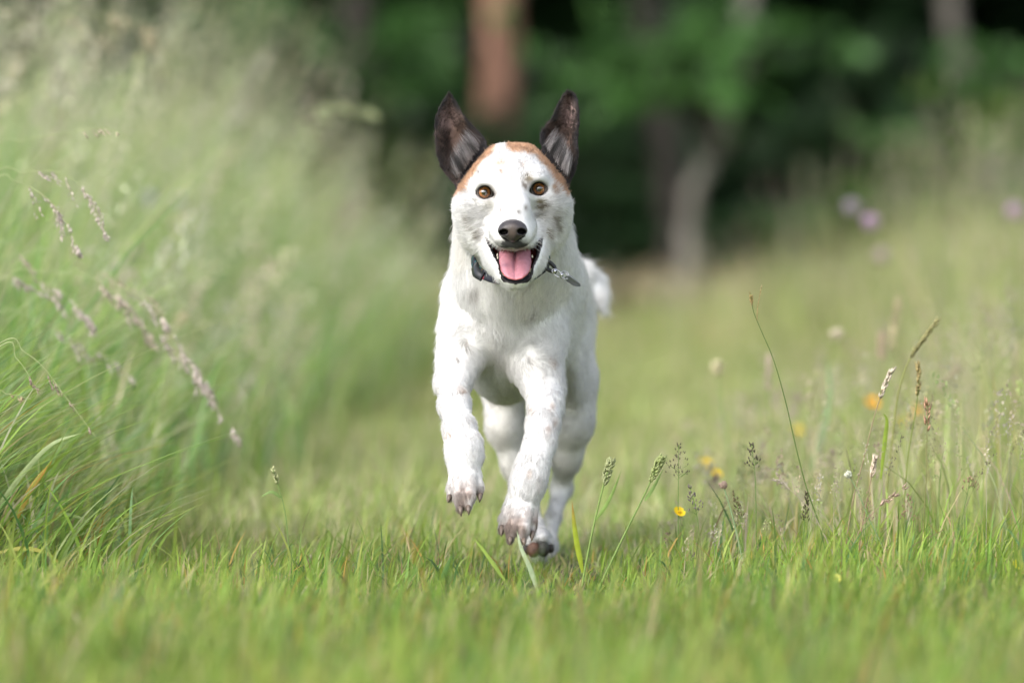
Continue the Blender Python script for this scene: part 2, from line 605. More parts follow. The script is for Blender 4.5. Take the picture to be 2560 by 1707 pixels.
right += seed_stems(110, 0.2, 0.75, -0.12, 0.55, lambda x, y: 0.06 + 0.17 * smooth(0.15, 0.6, x), None, 0.0021, TANS + [(2, (0.22, 0.18, 0.12)), (3, (0.34, 0.42, 0.16))], (0.02, 0))
right += [meadow(2600, 0.24, 1.6, 0.15, 3.0, lambda x, y: 0.10 + 0.20 * smooth(0.2, 0.8, x), (0.003, 0.006), None, PALE, 5, 0.35, (0.0, -0.02))]
V, F, C = pack(right)
tag(mesh_obj('meadow_grass', V, F, M_GRASS, None, C), 'knee-high green and tan meadow grass on the flower-dotted side of the path', 'grass', kind='stuff')

far_h = lambda x, y: 0.24 + 0.05 * np.sin(x * 1.1) + 0.07 * smooth(0.8, 3.0, np.abs(x))
far = [meadow(15000, -8, 8, 12.5, 21.0, far_h, (0.010, 0.018), None, FRESH + PALE, 3, 0.35, (0.03, 0))]
far += seed_stems(2200, -8, 8, 13.0, 20.5, lambda x, y: far_h(x, y) * 1.2, None, 0.010, [(3, (0.66, 0.58, 0.38)), (2, (0.66, 0.60, 0.40)), (1, (0.62, 0.46, 0.30))], (0.04, 0))
V, F, C = pack(far)
tag(mesh_obj('meadow_grass', V, F, M_GRASS, None, C), 'band of tan seeding meadow grass at the foot of the dark trees', 'grass', kind='stuff')


# ------------------------------------------------------------------ wood at the meadow's end
def leaves(C0, R, n, size, colour, up=0.5, jit=0.3):
    """n leaf quads spread through ellipsoidal clumps. C0 (k,3), R (k,3), colour (k,3)."""
    k = RNG.integers(0, len(C0), n)
    d = unit(RNG.normal(0, 1, (n, 3))) * RNG.random((n, 1)) ** 0.45
    P = C0[k] + d * R[k]
    nrm = unit(RNG.normal(0, 1, (n, 3)) + np.array((0, -0.2, up)))
    a = unit(np.cross(nrm, RNG.normal(0, 1, (n, 3))))
    b = np.cross(nrm, a)
    s = size * RNG.uniform(0.6, 1.3, (n, 1))
    V = np.stack([P - a * s * 0.55, P + b * s * 0.30 - a * s * 0.05, P + a * s * 0.55, P - b * s * 0.30 - a * s * 0.05], 1).reshape(-1, 3)
    F = (np.arange(n) * 4)[:, None] + np.arange(4)[None]
    Cc = colour[k] * RNG.uniform(1 - jit, 1 + jit, (n, 1))
    return V, F, np.repeat(Cc, 4, 0)


def bark_material(name, c1, c2, scale=6.0):
    m, nt, out = new_mat(name)
    tc = nt.nodes.new('ShaderNodeTexCoord')
    mp = nt.nodes.new('ShaderNodeMapping'); mp.inputs['Scale'].default_value = (scale * 2, scale * 2, scale * 0.5)
    no = nt.nodes.new('ShaderNodeTexNoise'); no.inputs['Scale'].default_value = 2.5; no.inputs['Detail'].default_value = 8
    rp = nt.nodes.new('ShaderNodeValToRGB')
    rp.color_ramp.elements[0].position, rp.color_ramp.elements[0].color = 0.35, (*c1, 1)
    rp.color_ramp.elements[1].position, rp.color_ramp.elements[1].color = 0.65, (*c2, 1)
    b = principled(nt, Roughness=0.9)
    bp = nt.nodes.new('ShaderNodeBump'); bp.inputs['Strength'].default_value = 0.8; bp.inputs['Distance'].default_value = 0.03
    nt.links.new(tc.outputs['Object'], mp.inputs['Vector'])
    nt.links.new(mp.outputs[0], no.inputs['Vector'])
    nt.links.new(no.outputs['Fac'], rp.inputs['Fac'])
    nt.links.new(no.outputs['Fac'], bp.inputs['Height'])
    nt.links.new(rp.outputs[0], b.inputs['Base Color'])
    nt.links.new(bp.outputs[0], b.inputs['Normal'])
    nt.links.new(b.outputs[0], out.inputs['Surface'])
    return m


M_BARK_RED = bark_material('pine_bark', (0.10, 0.055, 0.04), (0.36, 0.19, 0.13))
M_BARK_GREY = bark_material('beech_bark', (0.11, 0.105, 0.09), (0.25, 0.235, 0.205))
M_BARK_SHADE = bark_material('beech_bark_shaded', (0.07, 0.065, 0.055), (0.17, 0.155, 0.135))  # darker copy of the beech bark, shade put into the colour
M_BARK_DARK = bark_material('spruce_bark', (0.022, 0.019, 0.016), (0.06, 0.05, 0.043))


def tree(name, label, path, r0, r1, bark, clumps, n_leaf, leaf_size, limbs=True, group='trees at the edge of the wood'):
    """path: trunk points; clumps: list of (centre, radii, colour)."""
    root = empty(name, path[0])
    tag(root, label, 'tree', group)
    P = spline(path, 22)
    t = np.linspace(0, 1, 22)
    rad = r0 + (r1 - r0) * t ** 0.8
    rad[0] *= 1.35; rad[1] *= 1.12
    P[1:-1, :2] += RNG.normal(0, 0.012, (20, 2))
    V, F = tube(P, rad, 14)
    mesh_obj('trunk', V, F, bark, root)
    C0 = np.array([c[0] for c in clumps]); R = np.array([c[1] for c in clumps]); Cc = np.array([c[2] for c in clumps])
    if limbs:
        for c in C0:
            i = int(np.clip(np.argmin(np.abs(P[:, 2] - (c[2] - 0.25))), 2, 20))
            mid = (P[i] + c) / 2 + np.array((0, 0, 0.12))
            L = spline([P[i], mid, c], 9)
            V, F = tube(L, np.linspace(0.016, 0.006, 9), 7)
            mesh_obj('limb', V, F, M_BARK_DARK, root)
    sub = [(c, r, k) for c, r, k in zip(C0, R, Cc) if r[0] > 1.2]
    for c, r, k in zip(C0, R, Cc):                       # break the low boughs into ragged sprays
        if r[0] <= 1.2:
            for _ in range(9):
                sub.append((c + RNG.normal(0, 0.62, 3) * r, r * RNG.uniform(0.22, 0.55, 3) * np.array((1.25, 1, 0.7)), k * RNG.uniform(0.65, 1.3)))
    C0, R, Cc = (np.array([q[i] for q in sub]) for i in range(3))
    w = np.prod(R, 1) ** 0.67
    idx = RNG.choice(len(C0), 4000, p=w / w.sum())
    V, F, C = leaves(C0[idx], R[idx], n_leaf, leaf_size, Cc[idx])
    mesh_obj('crown', V, F, M_LEAF, root, C, smooth_sh=False)
    return root


LG, MG, DG, YG = (0.075, 0.19, 0.042), (0.056, 0.145, 0.034), (0.023, 0.062, 0.019), (0.085, 0.165, 0.024)  # leaf greens from lit to shaded boughs, light put into the colour


def canopy(cx, cy, z0=4.2, n=7, col=DG):
    return [((cx + RNG.uniform(-2.2, 2.2), cy + RNG.uniform(-1.6, 1.6), z0 + RNG.uniform(0, 4)), (1.6, 1.6, 0.9), col) for _ in range(n)]


def pc(px, py, y, rx, rz, col, ry=0.35):
    s = ppm(y)
    return (tuple(at(px, py, y)), (rx / s, ry, rz / s), col)


def foot(px, y):
    p = at(px, 700, y)
    return (p[0], y, float(ground_z(p[0], y)) - 0.05)


def trunk_path(pts, y, ztop, dx=0.0):
    f = foot(pts[0][0], y)
    P = [f] + [tuple(at(a, b, y)) for a, b in pts[1:]]
    l = P[-1]
    return P + [(l[0] + dx * 0.5, y, (l[2] + ztop) / 2), (l[0] + dx, y, ztop)]


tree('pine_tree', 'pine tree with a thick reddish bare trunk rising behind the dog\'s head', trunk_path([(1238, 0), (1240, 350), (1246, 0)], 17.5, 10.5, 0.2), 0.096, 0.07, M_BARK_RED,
     canopy(-0.1, 17.5, 5.0) + [pc(1150, 330, 18.2, 90, 60, DG), pc(1215, 370, 16.9, 70, 50, DG), pc(1250, 420, 16.9, 120, 60, DG), pc(1240, 300, 16.8, 100, 50, DG)], 11000, 0.16)  # dark clumps in front stand in for shade on the lower trunk
tree('beech_tree', 'slim grey leaning trunk standing just past the dog\'s tail, lit leaves above it', trunk_path([(1715, 0), (1718, 620), (1738, 480), (1782, 340), (1835, 200)], 16.0, 8.0, 0.9), 0.038, 0.03, M_BARK_GREY,
     canopy(1.2, 16.5, 4.6) + [pc(1600, 190, 15.6, 150, 70, LG), pc(1700, 130, 15.6, 150, 70, LG), pc(1830, 80, 15.8, 130, 80, LG), pc(1520, 130, 15.5, 100, 60, MG), pc(1650, 260, 15.8, 110, 40, LG), pc(2000, 130, 16, 90, 60, MG), pc(1790, 230, 15.3, 110, 90, LG), pc(1760, 60, 15.3, 100, 70, MG), pc(1800, 150, 15.2, 90, 60, LG)], 30000, 0.075)
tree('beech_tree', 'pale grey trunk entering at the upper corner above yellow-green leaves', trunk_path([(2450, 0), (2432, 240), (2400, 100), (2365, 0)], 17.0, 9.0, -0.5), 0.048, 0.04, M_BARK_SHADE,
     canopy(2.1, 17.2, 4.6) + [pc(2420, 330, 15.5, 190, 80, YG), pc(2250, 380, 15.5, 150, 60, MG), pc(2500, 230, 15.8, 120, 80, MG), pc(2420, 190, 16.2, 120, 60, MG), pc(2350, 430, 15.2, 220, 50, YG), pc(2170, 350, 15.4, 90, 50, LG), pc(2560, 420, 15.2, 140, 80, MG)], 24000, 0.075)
tree('spruce_tree', 'thin dark leaning trunk among the leaves above the slim grey trunk', trunk_path([(1700, 0), (1660, 250), (1640, 100), (1610, 0)], 19.5, 9.0, -0.4), 0.07, 0.05, M_BARK_DARK,
     canopy(1.0, 20.0, 4.2) + [pc(1440, 260, 18.5, 110, 90, MG), pc(1900, 330, 18.8, 130, 50, DG)], 6500, 0.12)
tree('spruce_tree', 'dark green tree filling the gap between the tall pale grass and the reddish pine', trunk_path([(880, 0), (890, 300), (900, 0)], 19.0, 9.0, 0.3), 0.09, 0.06, M_BARK_DARK,
     canopy(-1.2, 19.0, 4.2) + [pc(700, 60, 16.5, 260, 90, MG), pc(900, 120, 16.8, 200, 90, MG), pc(560, 150, 16.5, 200, 120, MG), pc(1020, 220, 17.0, 130, 100, MG), pc(800, 270, 17.0, 200, 70, DG), pc(1080, 60, 17.2, 110, 60, MG)], 13000, 0.10)
tree('spruce_tree', 'dark tree at the far corner behind the tallest pale grass', trunk_path([(200, 0), (205, 300), (210, 0)], 18.0, 9.0, 0.3), 0.09, 0.06, M_BARK_DARK,
     canopy(-3.4, 18.0, 4.2) + [pc(300, 40, 15.8, 250, 120, DG), pc(120, 150, 15.8, 200, 140, MG), pc(450, 220, 16.2, 160, 120, DG), pc(-150, 60, 16, 200, 160, DG)], 9000, 0.11)
tree('hazel_bush', 'low dark green bush in the gap right of the dog\'s tail under the slim trunk', [foot(1960, 17.5), tuple(at(1965, 600, 17.5)), tuple(at(1970, 480, 17.5))], 0.03, 0.012, M_BARK_DARK,
     [pc(1960, 590, 17.0, 170, 60, DG), pc(2150, 560, 16.4, 160, 60, MG), pc(1830, 650, 17.4, 130, 50, DG), pc(2330, 520, 16.0, 200, 60, MG), pc(1500, 560, 17.6, 130, 120, DG)], 7000, 0.09)

# the wood behind: a mass of dark foliage and trunks nobody could count
n_c = 420
cc = np.stack([RNG.uniform(-13, 13, n_c), RNG.uniform(20.5, 30, n_c), RNG.uniform(0.2, 9.5, n_c)], -1)
roof = np.stack([RNG.uniform(-13, 13, 260), RNG.uniform(17.5, 32, 260), RNG.uniform(6.5, 10.5, 260)], -1)
cc = np.vstack([cc, roof])
rr = np.tile(np.array((1.3, 1.0, 0.9)), (len(cc), 1))
colr = np.tile(np.array(DG), (len(cc), 1)) * RNG.uniform(0.6, 1.25, (len(cc), 1))
deep = np.stack([RNG.uniform(-20, 20, 500), RNG.uniform(29, 38, 500), RNG.uniform(0, 13, 500)], -1)
V, F, C = leaves(cc, rr, 70000, 0.42, colr, 0.5)
V2, F2, C2 = leaves(deep, np.tile(np.array((2.0, 1.5, 1.5)), (500, 1)), 40000, 0.9, np.tile(np.array(DG), (500, 1)), 0.2)
V, F, C = pack([(V, F, C), (V2, F2, C2)])
wood = mesh_obj('forest', V, F, M_LEAF, None, C, smooth_sh=False)
tag(wood, 'dense dark green wood closing off the meadow', 'forest', kind='stuff')

# ------------------------------------------------------------------ the dog: one signed-distance body, meshed once
def axis(*segs):
    out = [segs[0][0]]
    for a, b, s in segs:
        n = max(1, int(round((b - a) / s)))
        out += list(a + (b - a) * np.arange(1, n + 1) / n)
    return np.array(out, np.float32)


class Field:
    def __init__(self, ax):
        self.ax = ax
        self.F = np.full(tuple(len(a) for a in ax), 0.2, np.float32)

    def sub(self, lo, hi):
        sl, g = [], []
        for i in range(3):
            a = self.ax[i]
            i0 = max(0, np.searchsorted(a, lo[i]) - 1)
            i1 = min(len(a), np.searchsorted(a, hi[i]) + 1)
            sl.append(slice(i0, i1))
            g.append(a[i0:i1])
        return tuple(sl), (g[0][:, None, None], g[1][None, :, None], g[2][None, None, :])

    def add(self, fn, lo, hi, k=0.01):
        sl, g = self.sub(np.array(lo) - k - 0.012, np.array(hi) + k + 0.012)
        d = fn(*g)
        a = self.F[sl]
        h = np.maximum(k - np.abs(a - d), 0) / k
        self.F[sl] = np.minimum(a, d) - h * h * k * 0.25

    def cut(self, fn, lo, hi, k=0.004):
        sl, g = self.sub(np.array(lo) - k - 0.006, np.array(hi) + k + 0.006)
        d = -fn(*g)
        a = self.F[sl]
        h = np.maximum(k - np.abs(a - d), 0) / k
        self.F[sl] = np.maximum(a, d) + h * h * k * 0.25


def round_cone(a, b, ra, rb):
    a, b = np.asarray(a, np.float32), np.asarray(b, np.float32)
    ab = b - a
    L2 = float(ab @ ab) + 1e-12

    def f(X, Y, Z):
        px, py, pz = X - a[0], Y - a[1], Z - a[2]
        t = np.clip((px * ab[0] + py * ab[1] + pz * ab[2]) / L2, 0, 1)
        return np.sqrt((px - ab[0] * t) ** 2 + (py - ab[1] * t) ** 2 + (pz - ab[2] * t) ** 2) - (ra + (rb - ra) * t)
    r = max(ra, rb)
    return f, np.minimum(a, b) - r, np.maximum(a, b) + r


def ellipsoid(c, r, roll=0.0, pitch=0.0):
    c, r = np.asarray(c, np.float32), np.asarray(r, np.float32)
    cr, sr, cp, sp = math.cos(roll), math.sin(roll), math.cos(pitch), math.sin(pitch)

    def f(X, Y, Z):
        x, y, z = X - c[0], Y - c[1], Z - c[2]
        x, z = x * cr + z * sr, -x * sr + z * cr
        y, z = y * cp + z * sp, -y * sp + z * cp
        k0 = np.sqrt((x / r[0]) ** 2 + (y / r[1]) ** 2 + (z / r[2]) ** 2)
        k1 = np.sqrt((x / r[0] ** 2) ** 2 + (y / r[1] ** 2) ** 2 + (z / r[2] ** 2) ** 2) + 1e-6
        return k0 * (k0 - 1.0) / k1
    m = r.max() if (roll or pitch) else r
    return f, c - m, c + m


def surface_nets(F, ax, iso=0.0):
    F = F - iso
    S = F < 0
    n = [s - 1 for s in F.shape]
    cs = [(a, b, c) for a in (0, 1) for b in (0, 1) for c in (0, 1)]
    cnt = np.zeros(n, np.int8)
    for a, b, c in cs:
        cnt += S[a:n[0] + a, b:n[1] + b, c:n[2] + c]
    act = (cnt > 0) & (cnt < 8)
    I = np.argwhere(act)
    idx = np.full(n, -1, np.int32)
    idx[act] = np.arange(len(I), dtype=np.int32)
    v = {c: F[I[:, 0] + c[0], I[:, 1] + c[1], I[:, 2] + c[2]] for c in cs}
    acc, num = np.zeros((len(I), 3)), np.zeros(len(I))
    for p in cs:
        for d in range(3):
            if p[d] == 0:
                q = list(p); q[d] = 1; q = tuple(q)
                a, b = v[p], v[q]
                m = (a < 0) != (b < 0)
                t = np.where(m, a / np.where(m, a - b, 1), 0)
                pos = np.tile(np.array(p, float), (len(I), 1))
                pos[:, d] = t
                acc += pos * m[:, None]
                num += m
    Q = I + acc / num[:, None]
    V = np.stack([np.interp(Q[:, i], np.arange(len(ax[i])), ax[i]) for i in range(3)], -1)
    quads = []
    for d in range(3):
        e1, e2 = (d + 1) % 3, (d + 2) % 3
        lo, hi = [slice(1, s - 1) for s in F.shape], [slice(1, s - 1) for s in F.shape]
        lo[d], hi[d] = slice(0, F.shape[d] - 1), slice(1, F.shape[d])
        A, B = S[tuple(lo)], S[tuple(hi)]
        E = np.argwhere(A != B)
        off = np.ones(3, int); off[d] = 0
        E = E + off
        sgn = S[E[:, 0], E[:, 1], E[:, 2]]
        def cell(s1, s2):
            C = E.copy(); C[:, e1] -= s1; C[:, e2] -= s2
            return idx[C[:, 0], C[:, 1], C[:, 2]]
        q = np.stack([cell(1, 1), cell(0, 1), cell(0, 0), cell(1, 0)], -1)
        q = np.where(sgn[:, None], q, q[:, ::-1])
        quads.append(q)
    return V, np.concatenate(quads)


def relax(V, Q, it=2, lam=0.5):
    E = np.concatenate([Q[:, [0, 1]], Q[:, [1, 2]], Q[:, [2, 3]], Q[:, [3, 0]]])
    for i in range(it * 2):
        l = lam if i % 2 == 0 else -lam * 1.03
        acc = np.zeros_like(V); n = np.zeros(len(V))
        for a, b in ((0, 1), (1, 0)):
            for d in range(3):
                acc[:, d] += np.bincount(E[:, a], V[E[:, b], d], len(V))
            n += np.bincount(E[:, a], minlength=len(V))
        V = V + l * (acc / np.maximum(n, 1)[:, None] - V)
    return V


SLIM = 6.0     # px taken off the limbs for the depth of the coat
DOG = []       # (sdf function, fur direction, fur length, stand-up) for every limb segment
body = Field((axis((-0.125, 0.125, 0.002), (0.125, 0.175, 0.004)),
              axis((-0.125, 0.11, 0.002), (0.11, 0.93, 0.004)),
              axis((0.0, 0.36, 0.003), (0.36, 0.66, 0.002))))


def limb(nodes, k=0.015, fur=0.012, stand=0.5, flow=None):
    """Chain of (px, py, depth, radius in px) joints."""
    for (x0, y0, d0, r0), (x1, y1, d1, r1) in zip(nodes[:-1], nodes[1:]):
        r0, r1 = r0 - min(SLIM, r0 * 0.14), r1 - min(SLIM, r1 * 0.14)
        a, b = at(x0, y0, d0), at(x1, y1, d1)
        f, lo, hi = round_cone(a, b, r0 / ppm(d0), r1 / ppm(d1))
        body.add(f, lo, hi, k)
        DOG.append((f, unit(b - a) if flow is None else unit(np.array(flow, float)), fur, stand))


def blob(px, py, y, rx, ry, rz, k=0.02, fur=0.012, stand=0.5, flow=(0, 1, -0.3), roll=0.0, pitch=0.0):
    """Ellipsoid: half sizes rx, rz in px, ry in metres."""
    s = ppm(y)
    rx, rz = rx - SLIM, rz - SLIM
    f, lo, hi = ellipsoid(at(px, py, y), (rx / s, ry, rz / s), roll, pitch)
    body.add(f, lo, hi, k)
    DOG.append((f, unit(np.array(flow, float)), fur, stand))


# torso
blob(1283, 800, 0.36, 172, 0.22, 200, 0.03, 0.013, 0.35, (0.1, 1, -0.35))
blob(1318, 742, 0.52, 152, 0.20, 138, 0.04, 0.013, 0.35, (0.1, 1, -0.3))
blob(1352, 762, 0.70, 128, 0.13, 140, 0.04, 0.014, 0.35, (0.05, 0.8, -0.6))
blob(1400, 700, 0.34, 68, 0.12, 90, 0.04, 0.013, 0.35, (0.3, 0.8, -0.5))       # shoulder blade seen past the neck
# chest and neck
blob(1258, 722, 0.185, 118, 0.075, 78, 0.03, 0.020, 0.42, (0.0, 0.15, -1))
limb([(1252, 765, 0.14, 40), (1250, 812, 0.145, 15)], 0.03, 0.020, 0.4, (0, 0, -1))
limb([(1281, 525, 0.115, 134), (1283, 615, 0.16, 142), (1268, 720, 0.215, 144)], 0.035, 0.0135, 0.38, (0.0, 0.35, -1))
blob(1372, 650, 0.235, 66, 0.09, 92, 0.03, 0.015, 0.38, (0.35, 0.5, -0.8))
blob(1256, 880, 0.30, 80, 0.10, 130, 0.03, 0.010, 0.3, (0, 0.2, -1))             # brisket between the legs
# image-left foreleg
limb([(1172, 742, 0.215, 60), (1164, 830, 0.19, 62), (1147, 900, 0.175, 54)], 0.03, 0.015, 0.4)
limb([(1147, 900, 0.175, 54), (1132, 955, 0.145, 47), (1136, 1010, 0.075, 41), (1149, 1072, 0.03, 42), (1160, 1132, 0.01, 45)], 0.022, 0.009, 0.36)
limb([(1160, 1132, 0.01, 46), (1161, 1182, 0.0, 45)], 0.022, 0.009, 0.36)
for n in ([(1146, 1180, 0.0, 29), (1132, 1216, -0.012, 20), (1126, 1240, -0.016, 14)],
          [(1153, 1192, -0.012, 27), (1149, 1240, -0.03, 21), (1150, 1266, -0.036, 15)],
          [(1171, 1192, -0.012, 27), (1173, 1240, -0.03, 21), (1171, 1264, -0.036, 15)],
          [(1184, 1182, 0.0, 26), (1195, 1214, -0.010, 18), (1199, 1234, -0.014, 13)]):
    limb(n, 0.0035, 0.008, 0.45)
limb([(1184, 1100, 0.012, 20), (1190, 1135, 0.008, 14)], 0.012, 0.009, 0.36)
# image-right foreleg
limb([(1348, 750, 0.225, 58), (1345, 850, 0.195, 60), (1344, 920, 0.18, 60)], 0.03, 0.015, 0.4)
limb([(1345, 920, 0.18, 62), (1362, 975, 0.165, 50), (1364, 1015, 0.13, 46), (1357, 1060, 0.09, 43), (1350, 1105, 0.06, 40), (1334, 1155, 0.035, 40)], 0.022, 0.009, 0.36)
limb([(1334, 1155, 0.035, 40), (1320, 1205, 0.025, 44), (1311, 1240, 0.018, 44)], 0.022, 0.009, 0.36)
for n in ([(1288, 1250, 0.02, 30), (1266, 1294, 0.006, 21), (1256, 1318, 0.0, 14)],
          [(1297, 1262, 0.008, 29), (1281, 1318, -0.012, 22), (1277, 1343, -0.017, 15)],
          [(1314, 1266, 0.008, 28), (1308, 1322, -0.012, 22), (1306, 1346, -0.016, 15)],
          [(1328, 1256, 0.02, 26), (1330, 1304, 0.006, 18), (1331, 1328, 0.0, 13)]):
    limb(n, 0.0035, 0.008, 0.45)
# image-right hind leg
blob(1432, 890, 0.62, 60, 0.12, 190, 0.045, 0.011, 0.32, (0, 0.2, -1), 0.06)
limb([(1430, 950, 0.58, 64), (1426, 1060, 0.57, 52), (1416, 1140, 0.60, 37), (1404, 1215, 0.645, 32)], 0.028, 0.009, 0.32)
limb([(1404, 1222, 0.645, 30), (1384, 1290, 0.59, 21), (1374, 1365, 0.54, 20)], 0.012, 0.010, 0.4)
limb([(1374, 1365, 0.54, 26), (1372, 1384, 0.49, 20)], 0.012, 0.009, 0.4)
# image-left hind leg, reaching forward with the sole tipped up
blob(1262, 880, 0.60, 60, 0.11, 170, 0.04, 0.011, 0.32, (0, 0.2, -1), -0.04)
limb([(1260, 980, 0.57, 56), (1264, 1070, 0.55, 46), (1290, 1160, 0.56, 34), (1316, 1230, 0.56, 30)], 0.028, 0.009, 0.32)
limb([(1316, 1232, 0.56, 28), (1338, 1310, 0.44, 24), (1348, 1340, 0.36, 31)], 0.012, 0.010, 0.4)
limb([(1346, 1383, 0.37, 24), (1348, 1415, 0.40, 22)], 0.012, 0.011, 0.4)
for n in ([(1332, 1348, 0.36, 18), (1319, 1360, 0.325, 15)], [(1341, 1336, 0.355, 19), (1336, 1344, 0.315, 17)],
          [(1355, 1334, 0.355, 19), (1358, 1344, 0.315, 17)], [(1365, 1346, 0.36, 17), (1375, 1358, 0.325, 14)]):
    limb(n, 0.006, 0.010, 0.5)
# tail, swung out to the image's right
limb([(1405, 690, 0.80, 30), (1450, 690, 0.83, 30), (1476, 708, 0.85, 31), (1488, 740, 0.84, 24), (1508, 772, 0.83, 7)], 0.02, 0.020, 0.28)

# head --------------------------------------------------------------------------------------------------
HEAD0 = len(DOG)
SLIM = 0.0
HF = (0, 1, 0)
blob(1280, 437, 0.055, 97, 0.072, 77, 0.016, 0.0075, 0.42, HF)                  # braincase
blob(1280, 452, 0.02, 94, 0.045, 62, 0.018, 0.0065, 0.42, HF)                    # brow
blob(1204, 510, 0.045, 74, 0.052, 68, 0.03, 0.010, 0.5, HF, 0.25)              # cheeks
blob(1356, 505, 0.045, 74, 0.052, 68, 0.03, 0.010, 0.5, HF, -0.25)
limb([(1280, 478, -0.002, 44), (1281, 528, -0.052, 37), (1281, 556, -0.070, 33)], 0.025, 0.0055, 0.4, HF)   # bridge of the muzzle
limb([(1262, 570, -0.028, 45), (1264, 588, -0.068, 33)], 0.014, 0.0055, 0.42, HF)  # flews
limb([(1300, 568, -0.028, 45), (1299, 587, -0.068, 33)], 0.014, 0.0055, 0.42, HF)
limb([(1282, 575, -0.04, 40), (1282, 592, -0.070, 31)], 0.014, 0.0055, 0.42, HF)
limb([(1240, 560, 0.035, 72), (1262, 640, -0.005, 48), (1280, 678, -0.040, 38)], 0.016, 0.011, 0.45, (0, 0.6, -0.5))   # lower jaw
limb([(1326, 560, 0.035, 72), (1312, 640, -0.005, 48), (1296, 678, -0.040, 38)], 0.016, 0.011, 0.45, (0, 0.6, -0.5))
limb([(1244, 390, 0.045, 22), (1186, 470, 0.045, 27)], 0.014, 0.0075, 0.42, HF)              # temples in front of the ears
limb([(1318, 386, 0.045, 22), (1377, 462, 0.045, 27)], 0.014, 0.0075, 0.42, HF)
blob(1280, 399, 0.065, 62, 0.05, 38, 0.014, 0.0075, 0.42, HF)
blob(1214, 574, 0.065, 68, 0.05, 64, 0.03, 0.010, 0.42, (0, 0.7, -0.4))          # angle of the jaw
blob(1350, 569, 0.065, 68, 0.05, 64, 0.03, 0.010, 0.42, (0, 0.7, -0.4))
blob(1220, 452, -0.006, 27, 0.018, 20, 0.014, 0.0055, 0.4, HF)                  # brow ridges
blob(1339, 444, -0.006, 27, 0.018, 20, 0.014, 0.0055, 0.4, HF)

EAR_L = ppoly(zoom1([(520, 440), (445, 345), (366, 266), (306, 168), (268, 98), (237, 80), (200, 97), (148, 180), (116, 270), (110, 340), (118, 430), (124, 520), (154, 620), (208, 692), (280, 770), (330, 740), (390, 640), (460, 540)]), 0.055)
EAR_R = ppoly(zoom1([(845, 440), (858, 350), (930, 268), (980, 155), (1010, 95), (1060, 65), (1114, 72), (1150, 122), (1160, 220), (1160, 320), (1150, 430), (1155, 520), (1144, 600), (1120, 682), (1066, 765), (1020, 730), (950, 620), (890, 520)]), 0.055)


def ear_surface(poly, X, Z):
    d2 = poly_sd(poly, X, Z)
    ys = 0.046 + 0.10 * np.clip(Z - 0.50, 0, 0.2) + 0.026 * smooth(0.0, 0.026, -d2)
    return d2, ys


for poly in (EAR_L, EAR_R):
    pp = np.array(poly)

    def ear(X, Y, Z, poly=poly):
        XX, ZZ = np.broadcast_arrays(X[:, 0, 0][:, None], Z[0, 0][None, :])
        d2, ys = ear_surface(poly, XX, ZZ)
        d2, ys = d2[:, None, :], ys[:, None, :]
        s = (np.abs(Y - ys) - 0.0036) * 0.75
        k = 0.004
        h = np.maximum(k - np.abs(s - d2), 0) / k
        return (np.maximum(s, d2) + h * h * k * 0.25).astype(np.float32)
    body.add(ear, (pp[:, 0].min(), 0.03, pp[:, 1].min()), (pp[:, 0].max(), 0.10, pp[:, 1].max()), 0.008)

# mouth, eye openings
MOUTH = ppoly([(1212, 592), (1226, 607), (1243, 620), (1262, 625), (1286, 627), (1312, 624), (1330, 618), (1345, 605), (1357, 591), (1354, 612), (1345, 642), (1334, 668), (1331, 686), (1317, 700), (1289, 705), (1262, 700), (1249, 684), (1246, 662), (1234, 640), (1222, 615)], -0.05)
LIPLESS = ppoly([(1226, 612), (1244, 622), (1286, 628), (1330, 620), (1344, 610), (1338, 640), (1328, 664), (1324, 684), (1312, 697), (1289, 701), (1266, 697), (1255, 682), (1251, 660), (1240, 638)], -0.05)


def mouth_cut(X, Y, Z):
    XX, ZZ = np.broadcast_arrays(X[:, 0, 0][:, None], Z[0, 0][None, :])
    d2 = poly_sd(LIPLESS, XX, ZZ)[:, None, :]
    return np.maximum(d2, Y - 0.012).astype(np.float32)


mp = np.array(LIPLESS)
body.cut(mouth_cut, (mp[:, 0].min(), -0.12, mp[:, 1].min()), (mp[:, 0].max(), 0.012, mp[:, 1].max()), 0.004)
EYES = [((1211.5, 481.0), 16.0, 14.4), ((1347, 472.0), 17.0, 15.0)]
EYE_Y = 0.0065
for (ex, ey), rx, rz in EYES:
    c = at(ex, ey, 0.0)
    s = ppm(0.0)
    f, lo, hi = ellipsoid((c[0], -0.01, c[2]), (rx / s, 0.05, rz / s))
    body.cut(f, lo, hi, 0.003)
    sg = 1 if ex < 1280 else -1                     # inner and outer corners of the lids
    for ox, oy, qx, qz in ((13, 4.5, 8, 4.6), (-12, 1.0, 7, 5.0)):
        c2 = at(ex + sg * ox, ey + oy, 0.0)
        f, lo, hi = ellipsoid((c2[0], -0.01, c2[2]), (qx / s, 0.05, qz / s), -sg * 0.35 if ox > 0 else 0.0)
        body.cut(f, lo, hi, 0.003)

Vb, Qb = surface_nets(body.F, body.ax, -0.0015)
del body.F
Vb = relax(Vb, Qb, 2)


def vert_normals(V, Q):
    fn = np.cross(V[Q[:, 2]] - V[Q[:, 0]], V[Q[:, 3]] - V[Q[:, 1]])
    N = np.zeros_like(V)
    for c in range(4):
        for d in range(3):
            N[:, d] += np.bincount(Q[:, c], fn[:, d], len(V))
    return unit(N), np.linalg.norm(fn, axis=1) * 0.5


Nb, Ab = vert_normals(Vb, Qb)


